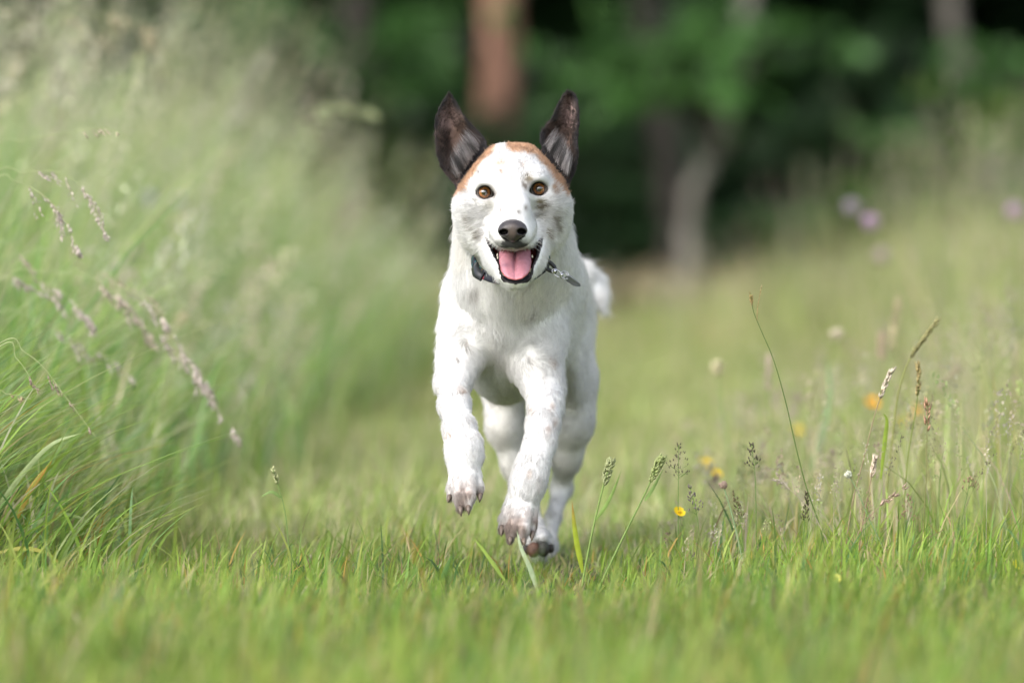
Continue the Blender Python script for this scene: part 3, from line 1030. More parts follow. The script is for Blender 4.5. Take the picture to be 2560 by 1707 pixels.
def px_of(P):
    """Front-view coordinates of points, the photograph's pixel scale."""
    d = P[:, 1] - CAM_Y
    ca, sa = math.cos(PITCH), math.sin(PITCH)
    fz, uz = d * ca - (P[:, 2] - CAM_H) * sa, d * sa + (P[:, 2] - CAM_H) * ca
    return 1280 + FPX * P[:, 0] / fz, 853.5 - FPX * uz / fz


WHITE = np.array((0.84, 0.84, 0.84))
TAN = np.array(lin(203, 168, 138))
BLACK = np.array((0.018, 0.016, 0.018))
zp = lambda pts: zoom1(pts)
PATCHES = [zp([(566, 415), (552, 490), (490, 558), (434, 632), (390, 702), (336, 778), (288, 818), (225, 770), (250, 680), (330, 570), (400, 480), (470, 400)]),
           zp([(622, 415), (638, 480), (690, 508), (760, 510), (822, 525), (888, 582), (934, 656), (986, 728), (1048, 808), (1115, 760), (1090, 640), (1010, 540), (940, 450), (890, 390), (750, 390)])]
SPOTS = [  # px, py, rx, ry, strength, tone (0 grey-brown, 1 olive, 2 tan)
    (1250, 408, 12, 7, .35, 2), (1254, 428, 4, 6, .35, 2), (1279, 450, 4, 9, .35, 2), (1308, 412, 8, 8, .15, 2), (1322, 447, 12, 8, .45, 1), (1315, 462, 9, 11, .5, 0),
    (1233, 484, 10, 8, .5, 0), (1228, 470, 12, 8, .2, 1), (1349, 512, 9, 9, .62, 1), (1352, 503, 6, 6, .4, 1), (1385, 470, 5, 9, .4, 2), (1390, 478, 4, 8, .4, 2),
    (1276, 535, 5, 5, .3, 0), (1297, 531, 5, 6, .35, 0), (1315, 519, 5, 7, .3, 0), (1252, 524, 4, 8, .25, 0), (1175, 548, 6, 8, .35, 1), (1180, 570, 5, 6, .25, 1),
    (1197, 584, 3, 8, .75, 1), (1206, 588, 2.5, 8, .6, 0), (1345, 540, 9, 7, .3, 1), (1388, 546, 10, 14, .28, 1), (1392, 566, 8, 12, .25, 1), (1370, 582, 4, 9, .6, 1),
    (1196, 432, 3, 4, .3, 0), (1170, 480, 3, 4, .25, 0), (1190, 500, 4, 8, .2, 1), (1222, 512, 8, 14, .18, 1), (1182, 728, 12, 12, .25, 0), (1190, 716, 8, 10, .15, 0),
    (1335, 778, 10, 8, .2, 0), (1312, 786, 6, 4, .25, 0), (1165, 858, 6, 7, .4, 0), (1142, 896, 5, 5, .45, 0), (1148, 972, 10, 8, .2, 2), (1160, 976, 6, 4, .25, 2),
    (1322, 897, 6, 8, .4, 0), (1358, 948, 4, 8, .4, 0), (1380, 900, 7, 8, .35, 2), (1450, 765, 14, 8, .2, 0), (1432, 855, 18, 14, .16, 0), (1430, 830, 10, 8, .14, 0),
    (1122, 1085, 8, 9, .35, 2), (1330, 1020, 6, 8, .2, 2), (1372, 1072, 6, 9, .25, 2), (1325, 1178, 5, 7, .4, 2), (1352, 1190, 5, 4, .4, 0), (1380, 1015, 7, 8, .25, 2),
    (1258, 690, 0.1, 0.1, 0, 0), (1390, 1055, 5, 9, .2, 2), (1480, 800, 8, 6, .1, 0)]
TONES = [np.array((0.16, 0.135, 0.115)), np.array((0.20, 0.165, 0.10)), np.array((0.42, 0.26, 0.15))]
MOUTH_PX = [px_of(np.array([[a, -0.05, b]])) for a, b in MOUTH]
MOUTH_PX = [(float(a[0]), float(b[0])) for a, b in MOUTH_PX]
LIPLESS_PX = [(float(a[0]), float(b[0])) for a, b in (px_of(np.array([[a, -0.05, b]])) for a, b in LIPLESS)]


def coat(P, N):
    """Base colour of the coat, fur length factor and bare-skin mask at points of the body."""
    X, Y = px_of(P)
    nz = vnoise(P, 0.012, 1) - 0.5
    nf = vnoise(P, 0.004, 2) - 0.5
    front = P[:, 1] < 0.14
    c = np.tile(WHITE, (len(P), 1)) * (1 + 0.05 * nz[:, None])
    bare = np.zeros(len(P))
    fl = np.ones(len(P))
    # faint cream on the chest underside and neck
    cream = smooth(0.45, 0.8, vnoise(P, 0.05, 5)) * (P[:, 1] > 0.03) * 0.16
    c = c * (1 - cream[:, None]) + np.array((0.80, 0.75, 0.64)) * cream[:, None]
    for poly in PATCHES:
        sdp = poly_sd(poly, X, Y)
        w = smooth(5, -5, sdp + 8 * nz + 6 * nf) * front * (Y < 520)
        tone = TAN * (1 + 0.25 * nf[:, None]) * (1 - 0.5 * smooth(0.62, 0.9, vnoise(P, 0.009, 3)))[:, None]
        c = c * (1 - w[:, None]) + tone * w[:, None]
    for sx, sy, rx, ry, st, tn in SPOTS:
        q = ((X - sx) / (rx * 1.15)) ** 2 + ((Y - sy) / (ry * 1.15)) ** 2
        w = st * (2.1 if sy < 620 else 1.6) * np.exp(-q * 0.9) * (1 + 1.4 * nf) * (P[:, 1] < (0.14 if sy < 620 else 0.3) if sx < 1425 else np.exp(-((P[:, 1] - 0.42) / 0.03) ** 2)) * (N[:, 1] < 0.3)
        w = np.clip(w, 0, 0.92)
        c = c * (1 - w[:, None]) + TONES[tn] * w[:, None]
    # ears: black rim and back, brown inside
    for poly, edge in ((EAR_L, 1), (EAR_R, -1)):
        ex, ez = P[:, 0], P[:, 2]
        d2, ys = ear_surface(poly, ex, ez)
        isear = (d2 < 0.004) & (np.abs(P[:, 1] - ys) < 0.009) & (P[:, 1] > 0.03)
        tip = at(1280, 350, 0.055)[2]
        seam = smooth(0.0, 0.008, -d2)
        w = isear * 1.0
        inside = smooth(0.0035, 0.013, -d2 + 0.006 * nz)
        inner = np.array((0.13, 0.085, 0.068)) * (1 + 1.3 * nz[:, None])
        pale = np.array((0.20, 0.165, 0.16))
        # pale fur beside the inner edge
        ref = np.array(poly[0]) * 0.55 + np.array(poly[14]) * 0.45
        dd = np.hypot(ex - ref[0] , ez - ref[1] - 0.012)
        pw = smooth(0.022, 0.004, dd + 0.02 * nz) * inside
        # pinkish patch high up
        tipc = np.array(poly[5]) * 0.62 + np.array(poly[9]) * 0.38
        pk = smooth(0.03, 0.008, np.hypot(ex - tipc[0], ez - tipc[1] + 0.012)) * inside * 0.8
        ec = BLACK * (1 - inside[:, None]) + inner * inside[:, None]
        ec = ec * (1 - pk[:, None]) + np.array((0.36, 0.26, 0.25)) * pk[:, None]
        ec = ec * (1 - pw[:, None]) + pale * pw[:, None]
        ec = np.where((N[:, 1] > 0.2)[:, None], np.array((0.05, 0.038, 0.03)), ec)
        line = zoom1([(505, 425), (425, 540), (365, 640), (305, 720), (280, 775)] if edge > 0 else [(855, 395), (900, 480), (960, 570), (1030, 670), (1070, 765)])
        dl_ = np.full(len(P), 1e9)
        for (ax_, ay_), (bx_, by_) in zip(line[:-1], line[1:]):
            vx, vy = bx_ - ax_, by_ - ay_
            tt = np.clip(((X - ax_) * vx + (Y - ay_) * vy) / (vx * vx + vy * vy), 0, 1)
            dl_ = np.minimum(dl_, np.hypot(X - ax_ - vx * tt, Y - ay_ - vy * tt))
        rim = smooth(9, 4, dl_ + 5 * nz)                 # black edge where the ear folds against the temple
        ec = ec * (1 - rim[:, None]) + BLACK * 1.4 * rim[:, None]
        c = c * (1 - w[:, None]) + ec * w[:, None]
        sm = smooth(4, 1.5, dl_ + 3 * nf) * (P[:, 1] > 0.015) * (P[:, 1] < 0.08) * 0.7
        c = c * (1 - sm[:, None]) + BLACK * 1.8 * sm[:, None]
        fl = np.where(isear, 0.75, fl)
    # eye rims
    for (ex, ey), rx, rz in EYES:
        q = np.sqrt(((X - ex) / rx) ** 2 + ((Y - ey) / rz) ** 2)
        near = (P[:, 1] < 0.05)
        w = smooth(1.27, 1.08, q + 0.12 * nf) * near
        sg = 1 if ex < 1280 else -1
        qc = np.sqrt(((X - ex - sg * 13) / 10.5) ** 2 + ((Y - ey - 4.5) / 6.6) ** 2)
        w = np.maximum(w, smooth(1.2, 0.9, qc) * near)
        q = np.minimum(q, 0.3 + qc)
        ws = smooth(1.95, 1.15, q + 0.5 * nz) * near * 0.5
        c = c * (1 - ws[:, None]) + np.array((0.14, 0.125, 0.13)) * ws[:, None]
        c = c * (1 - w[:, None]) + np.array((0.014, 0.012, 0.014)) * w[:, None]
        bare = np.maximum(bare, (q < 1.34) * near)
        fl = np.where(near & (q < 2.6), fl * np.clip((q - 1.1) / 1.6, 0.25, 1), fl)
    # lips and mouth lining
    face = (P[:, 1] < 0.035) & (N[:, 1] < 0.75)
    dm = poly_sd(MOUTH_PX, X, Y)
    dl = poly_sd(LIPLESS_PX, X, Y)
    up = smooth(628, 618, Y) * (np.abs(X - 1284) < 46)
    lower = smooth(686, 700, Y)
    lip = face & (dm < 1.5 + 5.0 * lower) & (P[:, 1] > -0.068)
    c = np.where(lip[:, None], np.array((0.030, 0.027, 0.030)) * (1 + 0.8 * nf[:, None]), c)
    cav = face & (dl < 0.0) & (P[:, 1] > -0.052)
    c = np.where(cav[:, None], np.array((0.12, 0.02, 0.02)), c)
    bare = np.maximum(bare, lip | cav)
    # dark whisker bed under the nose
    w = np.clip(np.exp(-((X - 1283) / 36) ** 2 - ((Y - 611) / 11.0) ** 2) * 1.8 * (1 + nf), 0, 0.95) * (P[:, 1] < -0.05)
    c = c * (1 - w[:, None]) + np.array((0.02, 0.02, 0.023)) * w[:, None]
    un = (((X - 1281) / 35) ** 2 + ((Y - 577) / 29) ** 2 < 1) & (P[:, 1] < -0.055)
    bare = np.maximum(bare, un)
    c = np.where(un[:, None], np.array((0.02, 0.018, 0.02)), c)
    fl = np.where(P[:, 1] < -0.05, fl * 0.65, fl)
    # muddy toes
    for tx, ty, ry_ in ((1162, 1254, 84), (1294, 1328, 90)):
        q = smooth(ty - ry_, ty + 4, Y) * (np.abs(X - tx) < 62) * (P[:, 1] < 0.12)
        w = np.clip(q * (0.40 + 1.5 * np.clip(nz + 0.25, 0, 1) + 0.6 * nf), 0, 0.85)
        c = c * (1 - w[:, None]) + np.array((0.38, 0.285, 0.24)) * w[:, None]
        e = smooth(ty - 28, ty + 14, Y + 30 * nz + 10 * (np.abs(X - tx) - 20) / 20) * (np.abs(X - tx) < 62) * (P[:, 1] < 0.12)
        c = c * (1 - 0.6 * e[:, None]) + np.array((0.13, 0.092, 0.072)) * 0.6 * e[:, None]
    sp = smooth(0.70, 0.80, vnoise(P, 0.0065, 9)) * (Y > 1040) * (P[:, 1] < 0.14) * 0.13
    c = c * (1 - sp[:, None]) + np.array((0.26, 0.18, 0.13)) * sp[:, None]
    return np.clip(c, 0.004, 0.94), fl, np.clip(bare, 0, 1)


Cb, FLb, BAREb = coat(Vb, Nb)

# fur flow per vertex
W = np.zeros(len(Vb)); FLOW = np.zeros_like(Vb); LEN = np.zeros(len(Vb)); STAND = np.zeros(len(Vb))
nose_pt = at(1281, 575, -0.07)
for i, (f, d, ln, st) in enumerate(DOG):
    w = np.exp(-np.maximum(f(Vb[:, 0], Vb[:, 1], Vb[:, 2]), -0.004) / 0.008) + 1e-9
    dv = d[None]
    if i >= HEAD0 and i not in (HEAD0 + 10, HEAD0 + 11, HEAD0 + 12, HEAD0 + 13):
        dv = unit(Vb - nose_pt) + np.array((0, 0.25, 0))
    W += w; FLOW += w[:, None] * dv; LEN += w * ln; STAND += w * st
FLOW /= W[:, None]; LEN /= W; STAND /= W
isear = np.zeros(len(Vb), bool)
for poly, tipi in ((EAR_L, 5), (EAR_R, 5)):
    d2, ys = ear_surface(poly, Vb[:, 0], Vb[:, 2])
    m = (d2 < 0.004) & (np.abs(Vb[:, 1] - ys) < 0.009) & (Vb[:, 1] > 0.03)
    t = np.array((poly[tipi][0], 0.06, poly[tipi][1]))
    FLOW[m] = (unit(t - Vb[m]) + np.array((0, -0.1, 0)))
    LEN[m] = 0.009
    STAND[m] = 0.35
    isear |= m
# hair swirls on the breast in front of each shoulder
for sx, sy in ((1165, 855), (1322, 888)):
    c0 = at(sx, sy, 0.13)
    dx, dz = Vb[:, 0] - c0[0], Vb[:, 2] - c0[2]
    r = np.hypot(dx, dz)
    w = np.exp(-(r / 0.026) ** 2) * (Vb[:, 1] < 0.25) * 1.6
    FLOW += w[:, None] * np.stack([dx * 0.6 - dz, 0 * dx, dz * 0.6 + dx], -1) / (r[:, None] + 0.004)
LEN *= FLb

HEAD_C = at(1281, 475, -0.01)


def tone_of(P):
    """Colour evens the light: face darkened against glare, upper body brightened against fur shadow."""
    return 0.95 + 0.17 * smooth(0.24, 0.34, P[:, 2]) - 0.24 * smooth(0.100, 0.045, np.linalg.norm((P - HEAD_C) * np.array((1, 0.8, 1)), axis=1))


dog_base = np.array((0.03, 0.3, 0.0))
dog = empty('dog', dog_base)
tag(dog, 'white dog with tan temples and black upright ears galloping towards the viewer, mouth open', 'dog')
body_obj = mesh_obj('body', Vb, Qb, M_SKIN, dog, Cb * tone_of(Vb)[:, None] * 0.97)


def hair_object(name, P, R, C, mat, parent):
    """P (n, k, 3) strands in world space, R (n, k) radii, C (n, 3)."""
    n, k = P.shape[:2]
    hc = bpy.data.hair_curves.new(name)
    hc.add_curves([k] * n)
    P = P - np.array(parent_loc(parent))
    hc.attributes['position'].data.foreach_set('vector', np.ascontiguousarray(P.reshape(-1), np.float32))
    ra = hc.attributes.get('radius') or hc.attributes.new('radius', 'FLOAT', 'POINT')
    ra.data.foreach_set('value', np.ascontiguousarray(R.reshape(-1), np.float32))
    ca = hc.attributes.new('Col', 'FLOAT_COLOR', 'CURVE')
    c4 = np.ones((n, 4), np.float32); c4[:, :3] = C
    ca.data.foreach_set('color', c4.ravel())
    hc.materials.append(mat)
    return link(bpy.data.objects.new(name, hc), parent)


def grow_fur(n):
    tri = np.concatenate([Qb[:, [0, 1, 2]], Qb[:, [0, 2, 3]]])
    e = np.cross(Vb[tri[:, 1]] - Vb[tri[:, 0]], Vb[tri[:, 2]] - Vb[tri[:, 0]])
    area = np.linalg.norm(e, axis=1)
    tl = LEN[tri].mean(1); tb = BAREb[tri].max(1)
    dens = area * np.clip((0.014 / np.maximum(tl, 0.002)) ** 0.9, 0.7, 4.5) * (tb < 0.5)
    dens = dens / dens.sum()
    pick = RNG.choice(len(tri), n, p=dens)
    u, v = RNG.random(n), RNG.random(n)
    fl = u + v > 1
    u[fl], v[fl] = 1 - u[fl], 1 - v[fl]
    T = tri[pick]
    w = np.stack([1 - u - v, u, v], -1)
    g = lambda A: (A[T] * (w[..., None] if A.ndim == 2 else w)).sum(1)
    P, N, D, L, S = g(Vb), unit(g(Nb)), g(FLOW), g(LEN), g(STAND)
    D = D + (np.stack([vnoise(P, 0.018, s) for s in (11, 12, 13)], -1) - 0.5) * 0.5
    D = D + (np.stack([vnoise(P, 0.006, s) for s in (14, 15, 16)], -1) - 0.5) * 0.4
    D = D + RNG.normal(0, 0.16, (n, 3))
    D = unit(D - (D * N).sum(1, keepdims=True) * N)
    L = L * RNG.uniform(0.6, 1.15, n) * (0.8 + 0.45 * vnoise(P, 0.03, 21))
    wild = RNG.random(n) < 0.025
    L = L * np.where(wild, 1.3, 1.0)
    S = S * RNG.uniform(0.6, 1.3, n) + wild * 0.35
    k = 4
    pts = np.zeros((n, k, 3))
    pts[:, 0] = P - N * 0.0008
    for i in range(1, k):
        s = i / (k - 1)
        lift = S * (1 - 0.65 * s)
        d = unit(D + N * lift[:, None] + np.array((0, 0, -0.10 * s)))
        pts[:, i] = pts[:, i - 1] + d * (L / (k - 1))[:, None]
    jx = np.stack([vnoise(P, 0.004, q) for q in (51, 52, 53)], -1) * 0.006
    cs_ = np.clip(0.0035 + L * 0.25, 0.004, 0.0095)
    cell = np.floor((P + jx) / np.round(cs_, 3)[:, None]).astype(np.int64)
    cell = cell + 2000
    key = ((cell[:, 0] * 4096 + cell[:, 1]) * 4096 + cell[:, 2]) * 16 + np.round(cs_ * 1000).astype(np.int64)
    _, inv = np.unique(key, return_inverse=True)
    cnt_ = np.bincount(inv)
    cen = np.stack([np.bincount(inv, P[:, d]) / cnt_ for d in range(3)], -1)[inv]
    pull = (0.62 * RNG.uniform(0.5, 1.0, n) * np.where(L < 0.0125, 0.35, 1.0))[:, None]
    for i in range(1, k):
        pts[:, i] += (cen - P) * pull * (i / (k - 1)) ** 1.4
    shade = RNG.uniform(0.86, 1.04, len(cnt_))[inv][:, None]
    C, _, _ = coat(P, N)
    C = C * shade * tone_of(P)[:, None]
    C = C * RNG.uniform(0.86, 1.06, (n, 1))
    r0 = np.clip(0.00013 + L * 0.007, 0.00016, 0.00032)
    R = r0[:, None] * np.array((1.0, 0.95, 0.7, 0.15))
    return pts, R, np.clip(C, 0.004, 0.95)


FP, FR, FC = grow_fur(FUR_COUNT)
fur_obj = hair_object('fur', FP, FR, FC, M_FUR, dog)
fur_obj['kind'] = 'stuff'

# long pale hairs fringing the inside of the ears
ep, er, ec_ = [], [], []
for poly, sgn in ((EAR_L, -1), (EAR_R, 1)):
    a, b = np.array(poly[0]), np.array(poly[14])
    for i in range(1300):
        t = RNG.beta(2.2, 2.0) * 0.75 + 0.08
        q = a * (1 - t) + b * t + RNG.normal(0, 0.0018, 2)
        q = q + np.array((sgn, 0.7)) * 0.0075
        p = np.array((q[0], 0.043 + RNG.normal(0, 0.002), q[1]))
        tipd = unit(np.array((poly[6][0] * 0.5 + poly[9][0] * 0.5 - p[0], RNG.normal(0.002, 0.008), (poly[5][1] - p[2]) * (0.45 + 0.5 * (1 - t)) + RNG.normal(0, 0.012))))
        L = RNG.uniform(0.009, 0.030)
        d0 = unit(tipd + np.array((0, -0.25, 0)))
        ep.append([p, p + d0 * L * 0.33, p + d0 * L * 0.33 + unit(tipd) * L * 0.33, p + d0 * L * 0.33 + unit(tipd + np.array((0, 0.1, 0))) * L * 0.67])
        er.append(np.array((1, 0.9, 0.7, 0.1)) * 0.00012)
        ec_.append(np.array((0.58, 0.55, 0.56)) * RNG.uniform(0.5, 1.25) * float(smooth(0.25, 0.75, vnoise(p[None], 0.005, 61))[0] * 0.95 + 0.08))
ear_hair = hair_object('ear_hair', np.array(ep), np.array(er), np.clip(np.array(ec_), 0, 0.8), M_FUR, dog)
ear_hair['kind'] = 'stuff'

# whiskers
wp, wr, wc = [], [], []
for sgn, cx in ((-1, 1248), (1, 1318)):
    for i in range(9):
        p = at(cx + sgn * RNG.uniform(0, 14), RNG.uniform(572, 612), -0.072 + RNG.uniform(0, 0.02))
        d = unit(np.array((sgn * RNG.uniform(0.7, 1.1), RNG.uniform(-0.1, 0.5), RNG.uniform(-0.7, 0.15))))
        L = RNG.uniform(0.035, 0.065)
        pts = [p + d * L * t + np.array((0, 0.2 * L * t * t, -0.18 * L * t * t)) for t in (0, 0.35, 0.7, 1)]
        wp.append(pts); wr.append(np.array((1, 0.8, 0.5, 0.1)) * 0.00016); wc.append((0.7, 0.69, 0.66))
wh = hair_object('whiskers', np.array(wp), np.array(wr), np.array(wc), M_FUR, dog)
wh['kind'] = 'stuff'


def sdf_part(name, lo, hi, step, build, mat, colour, parent):
    fld = Field(tuple(axis((lo[i], hi[i], step)) for i in range(3)))
    build(fld)
    V, Q = surface_nets(fld.F, fld.ax)
    V = relax(V, Q, 2)
    N, _ = vert_normals(V, Q)
    return mesh_obj(name, V, Q, mat, parent, colour(V, N))


# nose leather
def build_nose(F):
    s = ppm(-0.085)
    def e(px, py, y, rx, ry, rz, k=0.006, cut=False, roll=0.0):
        f, lo, hi = ellipsoid(at(px, py, y), (rx / s, ry, rz / s), roll)
        (F.cut if cut else F.add)(f, lo, hi, k)
    e(1281, 569, -0.085, 32, 0.018, 21)
    e(1263, 578, -0.089, 18, 0.013, 15)
    e(1300, 577, -0.089, 18, 0.013, 15)
    e(1282, 586, -0.090, 15, 0.012, 20)
    e(1259, 580.5, -0.1045, 11, 0.021, 7.4, 0.0022, True, 0.12)
    e(1304, 579.0, -0.1045, 11, 0.021, 7.4, 0.0022, True, -0.12)
    e(1248, 583.5, -0.103, 8, 0.013, 2.4, 0.002, True, 0.5)
    e(1315, 582.0, -0.103, 8, 0.013, 2.4, 0.002, True, -0.5)
    f, lo, hi = round_cone(at(1282, 584, -0.1045), at(1282, 612, -0.1005), 0.0009, 0.0014)
    F.cut(f, lo, hi, 0.002)


def nose_col(V, N):
    X, Y = px_of(V)
    nz = vnoise(V, 0.004, 4)
    c = np.tile(np.array((0.038, 0.033, 0.036)), (len(V), 1)) * (0.8 + 0.4 * nz[:, None])
    w = np.exp(-((X - 1281) / 12) ** 2 - ((Y - 578) / 16) ** 2) * 0.75
    c = c * (1 - w[:, None]) + np.array((0.085, 0.060, 0.045)) * w[:, None]
    for nx, ny_, sx_, sr in ((1259, 580.5, 1248, 583.5), (1304, 579.0, 1315, 582.0)):
        hole = (((X - nx) / 11.5) ** 2 + ((Y - ny_) / 7.6) ** 2 < 1) | (((X - sx_) / 7) ** 2 + ((Y - sr) / 2.6) ** 2 < 1)  # nostrils blackened in the colour for the shade inside them
        c[hole] = (0.006, 0.005, 0.006)
    return c


nl, nh = at(1236, 616, -0.085), at(1327, 540, -0.085)
sdf_part('nose', (nl[0], -0.110, nl[2]), (nh[0], -0.055, nh[2]), 0.0008, build_nose, M_NOSE, nose_col, dog)

# tongue
TONGUE = ppoly([(1246, 600), (1246, 640), (1247, 660), (1251, 678), (1259, 690), (1271, 698), (1289, 702), (1306, 698), (1319, 688), (1327, 676), (1330, 655), (1328, 640), (1327, 600)], -0.05)


def build_tongue(F):
    def f(X, Y, Z):
        XX, ZZ = np.broadcast_arrays(X[:, 0, 0][:, None], Z[0, 0][None, :])
        d2 = poly_sd(TONGUE, XX, ZZ)
        zt, zb = at(0, 610, -0.05)[2], at(0, 702, -0.05)[2]
        v = np.clip((zt - ZZ) / (zt - zb), -0.3, 1.1)
        xc = at(1288, 0, -0.05)[0]
        u = (XX - xc) / 0.021
        ys = -0.008 - 0.056 * np.clip(v, 0, 1) ** 0.8 + 0.004 * u * u
        ys = ys + 0.0065 * np.exp(-(u / 0.14) ** 2) * smooth(1.0, 0.35, v) + 0.0012 * np.exp(-(u / 0.06) ** 2)
        ys = ys - 0.003 * np.exp(-((np.abs(u) - 0.55) / 0.3) ** 2)
        d2, ys = d2[:, None, :], ys[:, None, :]
        s = (np.abs(Y - ys - 0.0035) - 0.0045) * 0.8
        k = 0.006
        h = np.maximum(k - np.abs(s - d2), 0) / k
        return (np.maximum(s, d2) + h * h * k * 0.25).astype(np.float32)
    F.add(f, (F.ax[0][0], F.ax[1][0], F.ax[2][0]), (F.ax[0][-1], F.ax[1][-1], F.ax[2][-1]), 0.001)


def tongue_col(V, N):
    X, Y = px_of(V)
    nz = vnoise(V, 0.008, 6)
    c = np.tile(np.array((0.46, 0.205, 0.25)), (len(V), 1)) * (0.9 + 0.2 * nz[:, None])
    edge = smooth(7, 0, -poly_sd([(float(a[0]), float(b[0])) for a, b in (px_of(np.array([[p[0], -0.05, p[1]]])) for p in TONGUE)], X, Y)) * smooth(640, 690, Y)
    c = c * (1 - 0.8 * edge[:, None]) + np.array((0.52, 0.09, 0.09)) * 0.8 * edge[:, None]
    w = np.exp(-((X - 1263) / 10) ** 2 - ((Y - 663) / 7) ** 2) * 0.7
    c = c * (1 - w[:, None]) + np.array((0.22, 0.10, 0.15)) * w[:, None]
    w = np.exp(-((X - 1303) / 14) ** 2 - ((Y - 640) / 14) ** 2) * 0.35
    c = c * (1 - w[:, None]) + np.array((0.28, 0.16, 0.25)) * w[:, None]
    w = np.exp(-((X - 1287) / 4) ** 2) * smooth(665, 628, Y) * 0.8  # middle groove, with the upper lip's shadow painted into the colour
    c = c * (1 - w[:, None]) + np.array((0.07, 0.02, 0.03)) * w[:, None]
    return c


tl, th = at(1238, 708, -0.05), at(1337, 598, -0.05)
sdf_part('tongue', (tl[0], -0.085, tl[2]), (th[0], 0.012, th[2]), 0.001, build_tongue, M_TONGUE, tongue_col, dog)

# eyes
for (ex, ey), rx, rz in EYES:
    r = 0.0118
    c = at(ex, ey, 0.0)
    c[1] = EYE_Y
    th_, ph_ = np.meshgrid(np.linspace(0, np.pi, 33), np.linspace(0, 2 * np.pi, 48, endpoint=False), indexing='ij')
    th_, ph_ = th_.ravel(), ph_.ravel()
    bul = 1 + 0.10 * smooth(0.75, 0.2, th_)
    L = np.stack([np.sin(th_) * np.cos(ph_), -np.cos(th_), np.sin(th_) * np.sin(ph_)], -1) * r
    L[:, 1] *= bul
    i, j = np.meshgrid(np.arange(32), np.arange(48), indexing='ij')
    Fq = np.stack([i * 48 + j, i * 48 + (j + 1) % 48, (i + 1) * 48 + (j + 1) % 48, (i + 1) * 48 + j], -1).reshape(-1, 4)
    rad = np.sin(th_) * r * 1000          # mm from the optical axis
    front = th_ < 1.6
    amber = np.array((0.33, 0.118, 0.015))
    cc = np.tile(amber, (len(L), 1)) * (0.75 + 0.5 * hash3((ph_ * 9).astype(int), (rad * 2).astype(int), np.zeros(len(L), int)))[:, None]
    dark = np.array((0.012, 0.009, 0.008))
    wI = smooth(6.7, 7.7, rad)[:, None]
    cc = cc * (1 - wI) + np.array((0.03, 0.016, 0.01)) * wI
    wM = smooth(5.2, 3.8, rad)[:, None] * 0.7
    cc = cc * (1 - wM) + np.array((0.10, 0.04, 0.012)) * wM
    wS = smooth(8.5, 9.3, rad)[:, None]
    cc = cc * (1 - wS) + np.array((0.40, 0.36, 0.33)) * wS
    wP = smooth(3.9, 3.3, rad)[:, None]
    cc = cc * (1 - wP) + dark * wP
    cc = np.where(front[:, None], cc, 0.4)
    mesh_obj('eye', L + c, Fq[:, ::-1], M_EYE, dog, cc)

# lower front teeth glimpsed beside the tongue, claws, paw pads
def cone_obj(name, a, b, r, mat, bend=0.0):
    p = spline([a, (np.array(a) + b) / 2 + np.array((0, -bend, bend * 0.3)), b], 6)
    V, F = tube(p, r * np.array((1, 1.0, 0.9, 0.72, 0.45, 0.12)), 8)
    return mesh_obj(name, V, F, mat, dog)


for tx, ty in ((1243, 636), (1244, 643), (1331, 640)):
    cone_obj('tooth', at(tx, ty + 4, -0.030), at(tx + (1 if tx < 1280 else -1), ty - 3, -0.031), 0.0010, M_TOOTH)
for a, b in (((1151, 1268, -0.040), (1153, 1291, -0.046)), ((1171, 1266, -0.040), (1172, 1288, -0.046)), ((1124, 1240, -0.022), (1120, 1256, -0.030)), ((1201, 1236, -0.020), (1199, 1256, -0.028)),
             ((1254, 1316, -0.005), (1253, 1342, -0.016)), ((1276, 1344, -0.020), (1275, 1362, -0.028)), ((1310, 1348, -0.020), (1311, 1364, -0.028)), ((1332, 1330, -0.004), (1329, 1352, -0.014))):
    cone_obj('claw', at(*a), at(*b), 0.0034, M_CLAW, 0.003)
M_PAD = plain_material('pad_leather', (0.10, 0.05, 0.032), 0.55, 0.5, 120.0, 0.4, 900.0)
M_PAD2 = plain_material('pad_leather_black', (0.025, 0.020, 0.020), 0.55, 0.3, 120.0, 0.4, 900.0)
for i, (px, py, y, rx, rz, m) in enumerate(((1334, 1374, 0.306, 17, 20, M_PAD), (1359, 1372, 0.306, 15, 20, M_PAD2), (1315, 1374, 0.322, 9, 15, M_PAD2), (1377, 1370, 0.322, 9, 13, M_PAD2))):
    def bp(F):
        s = ppm(y)
        f, lo, hi = ellipsoid(at(px, py, y), (rx / s, 0.010, rz / s))
        F.add(f, lo, hi, 0.001)
    c = at(px, py, y)
    po = sdf_part('paw_pad', c - 0.016, c + 0.016, 0.0014, bp, m, lambda V, N: np.ones((len(V), 3)), dog)

# ------------------------------------------------------------------ collar with its buckle, clip and tag
collar = empty('dog_collar', at(1262, 690, 0.10))
tag(collar, 'dark patterned collar round the white dog\'s neck with a steel clip and flat tag', 'collar')
M_STRAP = None
m, nt, out = new_mat('collar_webbing')
tc = nt.nodes.new('ShaderNodeTexCoord')
vo = nt.nodes.new('ShaderNodeTexVoronoi')
vo.inputs['Scale'].default_value = 170
cr = nt.nodes.new('ShaderNodeValToRGB')
els = cr.color_ramp.elements
els[0].position, els[0].color = 0.0, (0.012, 0.015, 0.03, 1)
els[1].position, els[1].color = 0.62, (0.012, 0.02, 0.035, 1)
for p, c in ((0.66, (0.02, 0.16, 0.20, 1)), (0.76, (0.02, 0.12, 0.10, 1)), (0.84, (0.35, 0.25, 0.03, 1)), (0.9, (0.25, 0.04, 0.06, 1)), (0.95, (0.014, 0.02, 0.03, 1))):
    e = els.new(p); e.color = c
cr.color_ramp.interpolation = 'CONSTANT'
sx = nt.nodes.new('ShaderNodeSeparateColor')
b = principled(nt, Roughness=0.7)
nt.links.new(tc.outputs['Object'], vo.inputs['Vector'])
nt.links.new(vo.outputs['Color'], sx.inputs[0])
nt.links.new(sx.outputs[0], cr.inputs['Fac'])
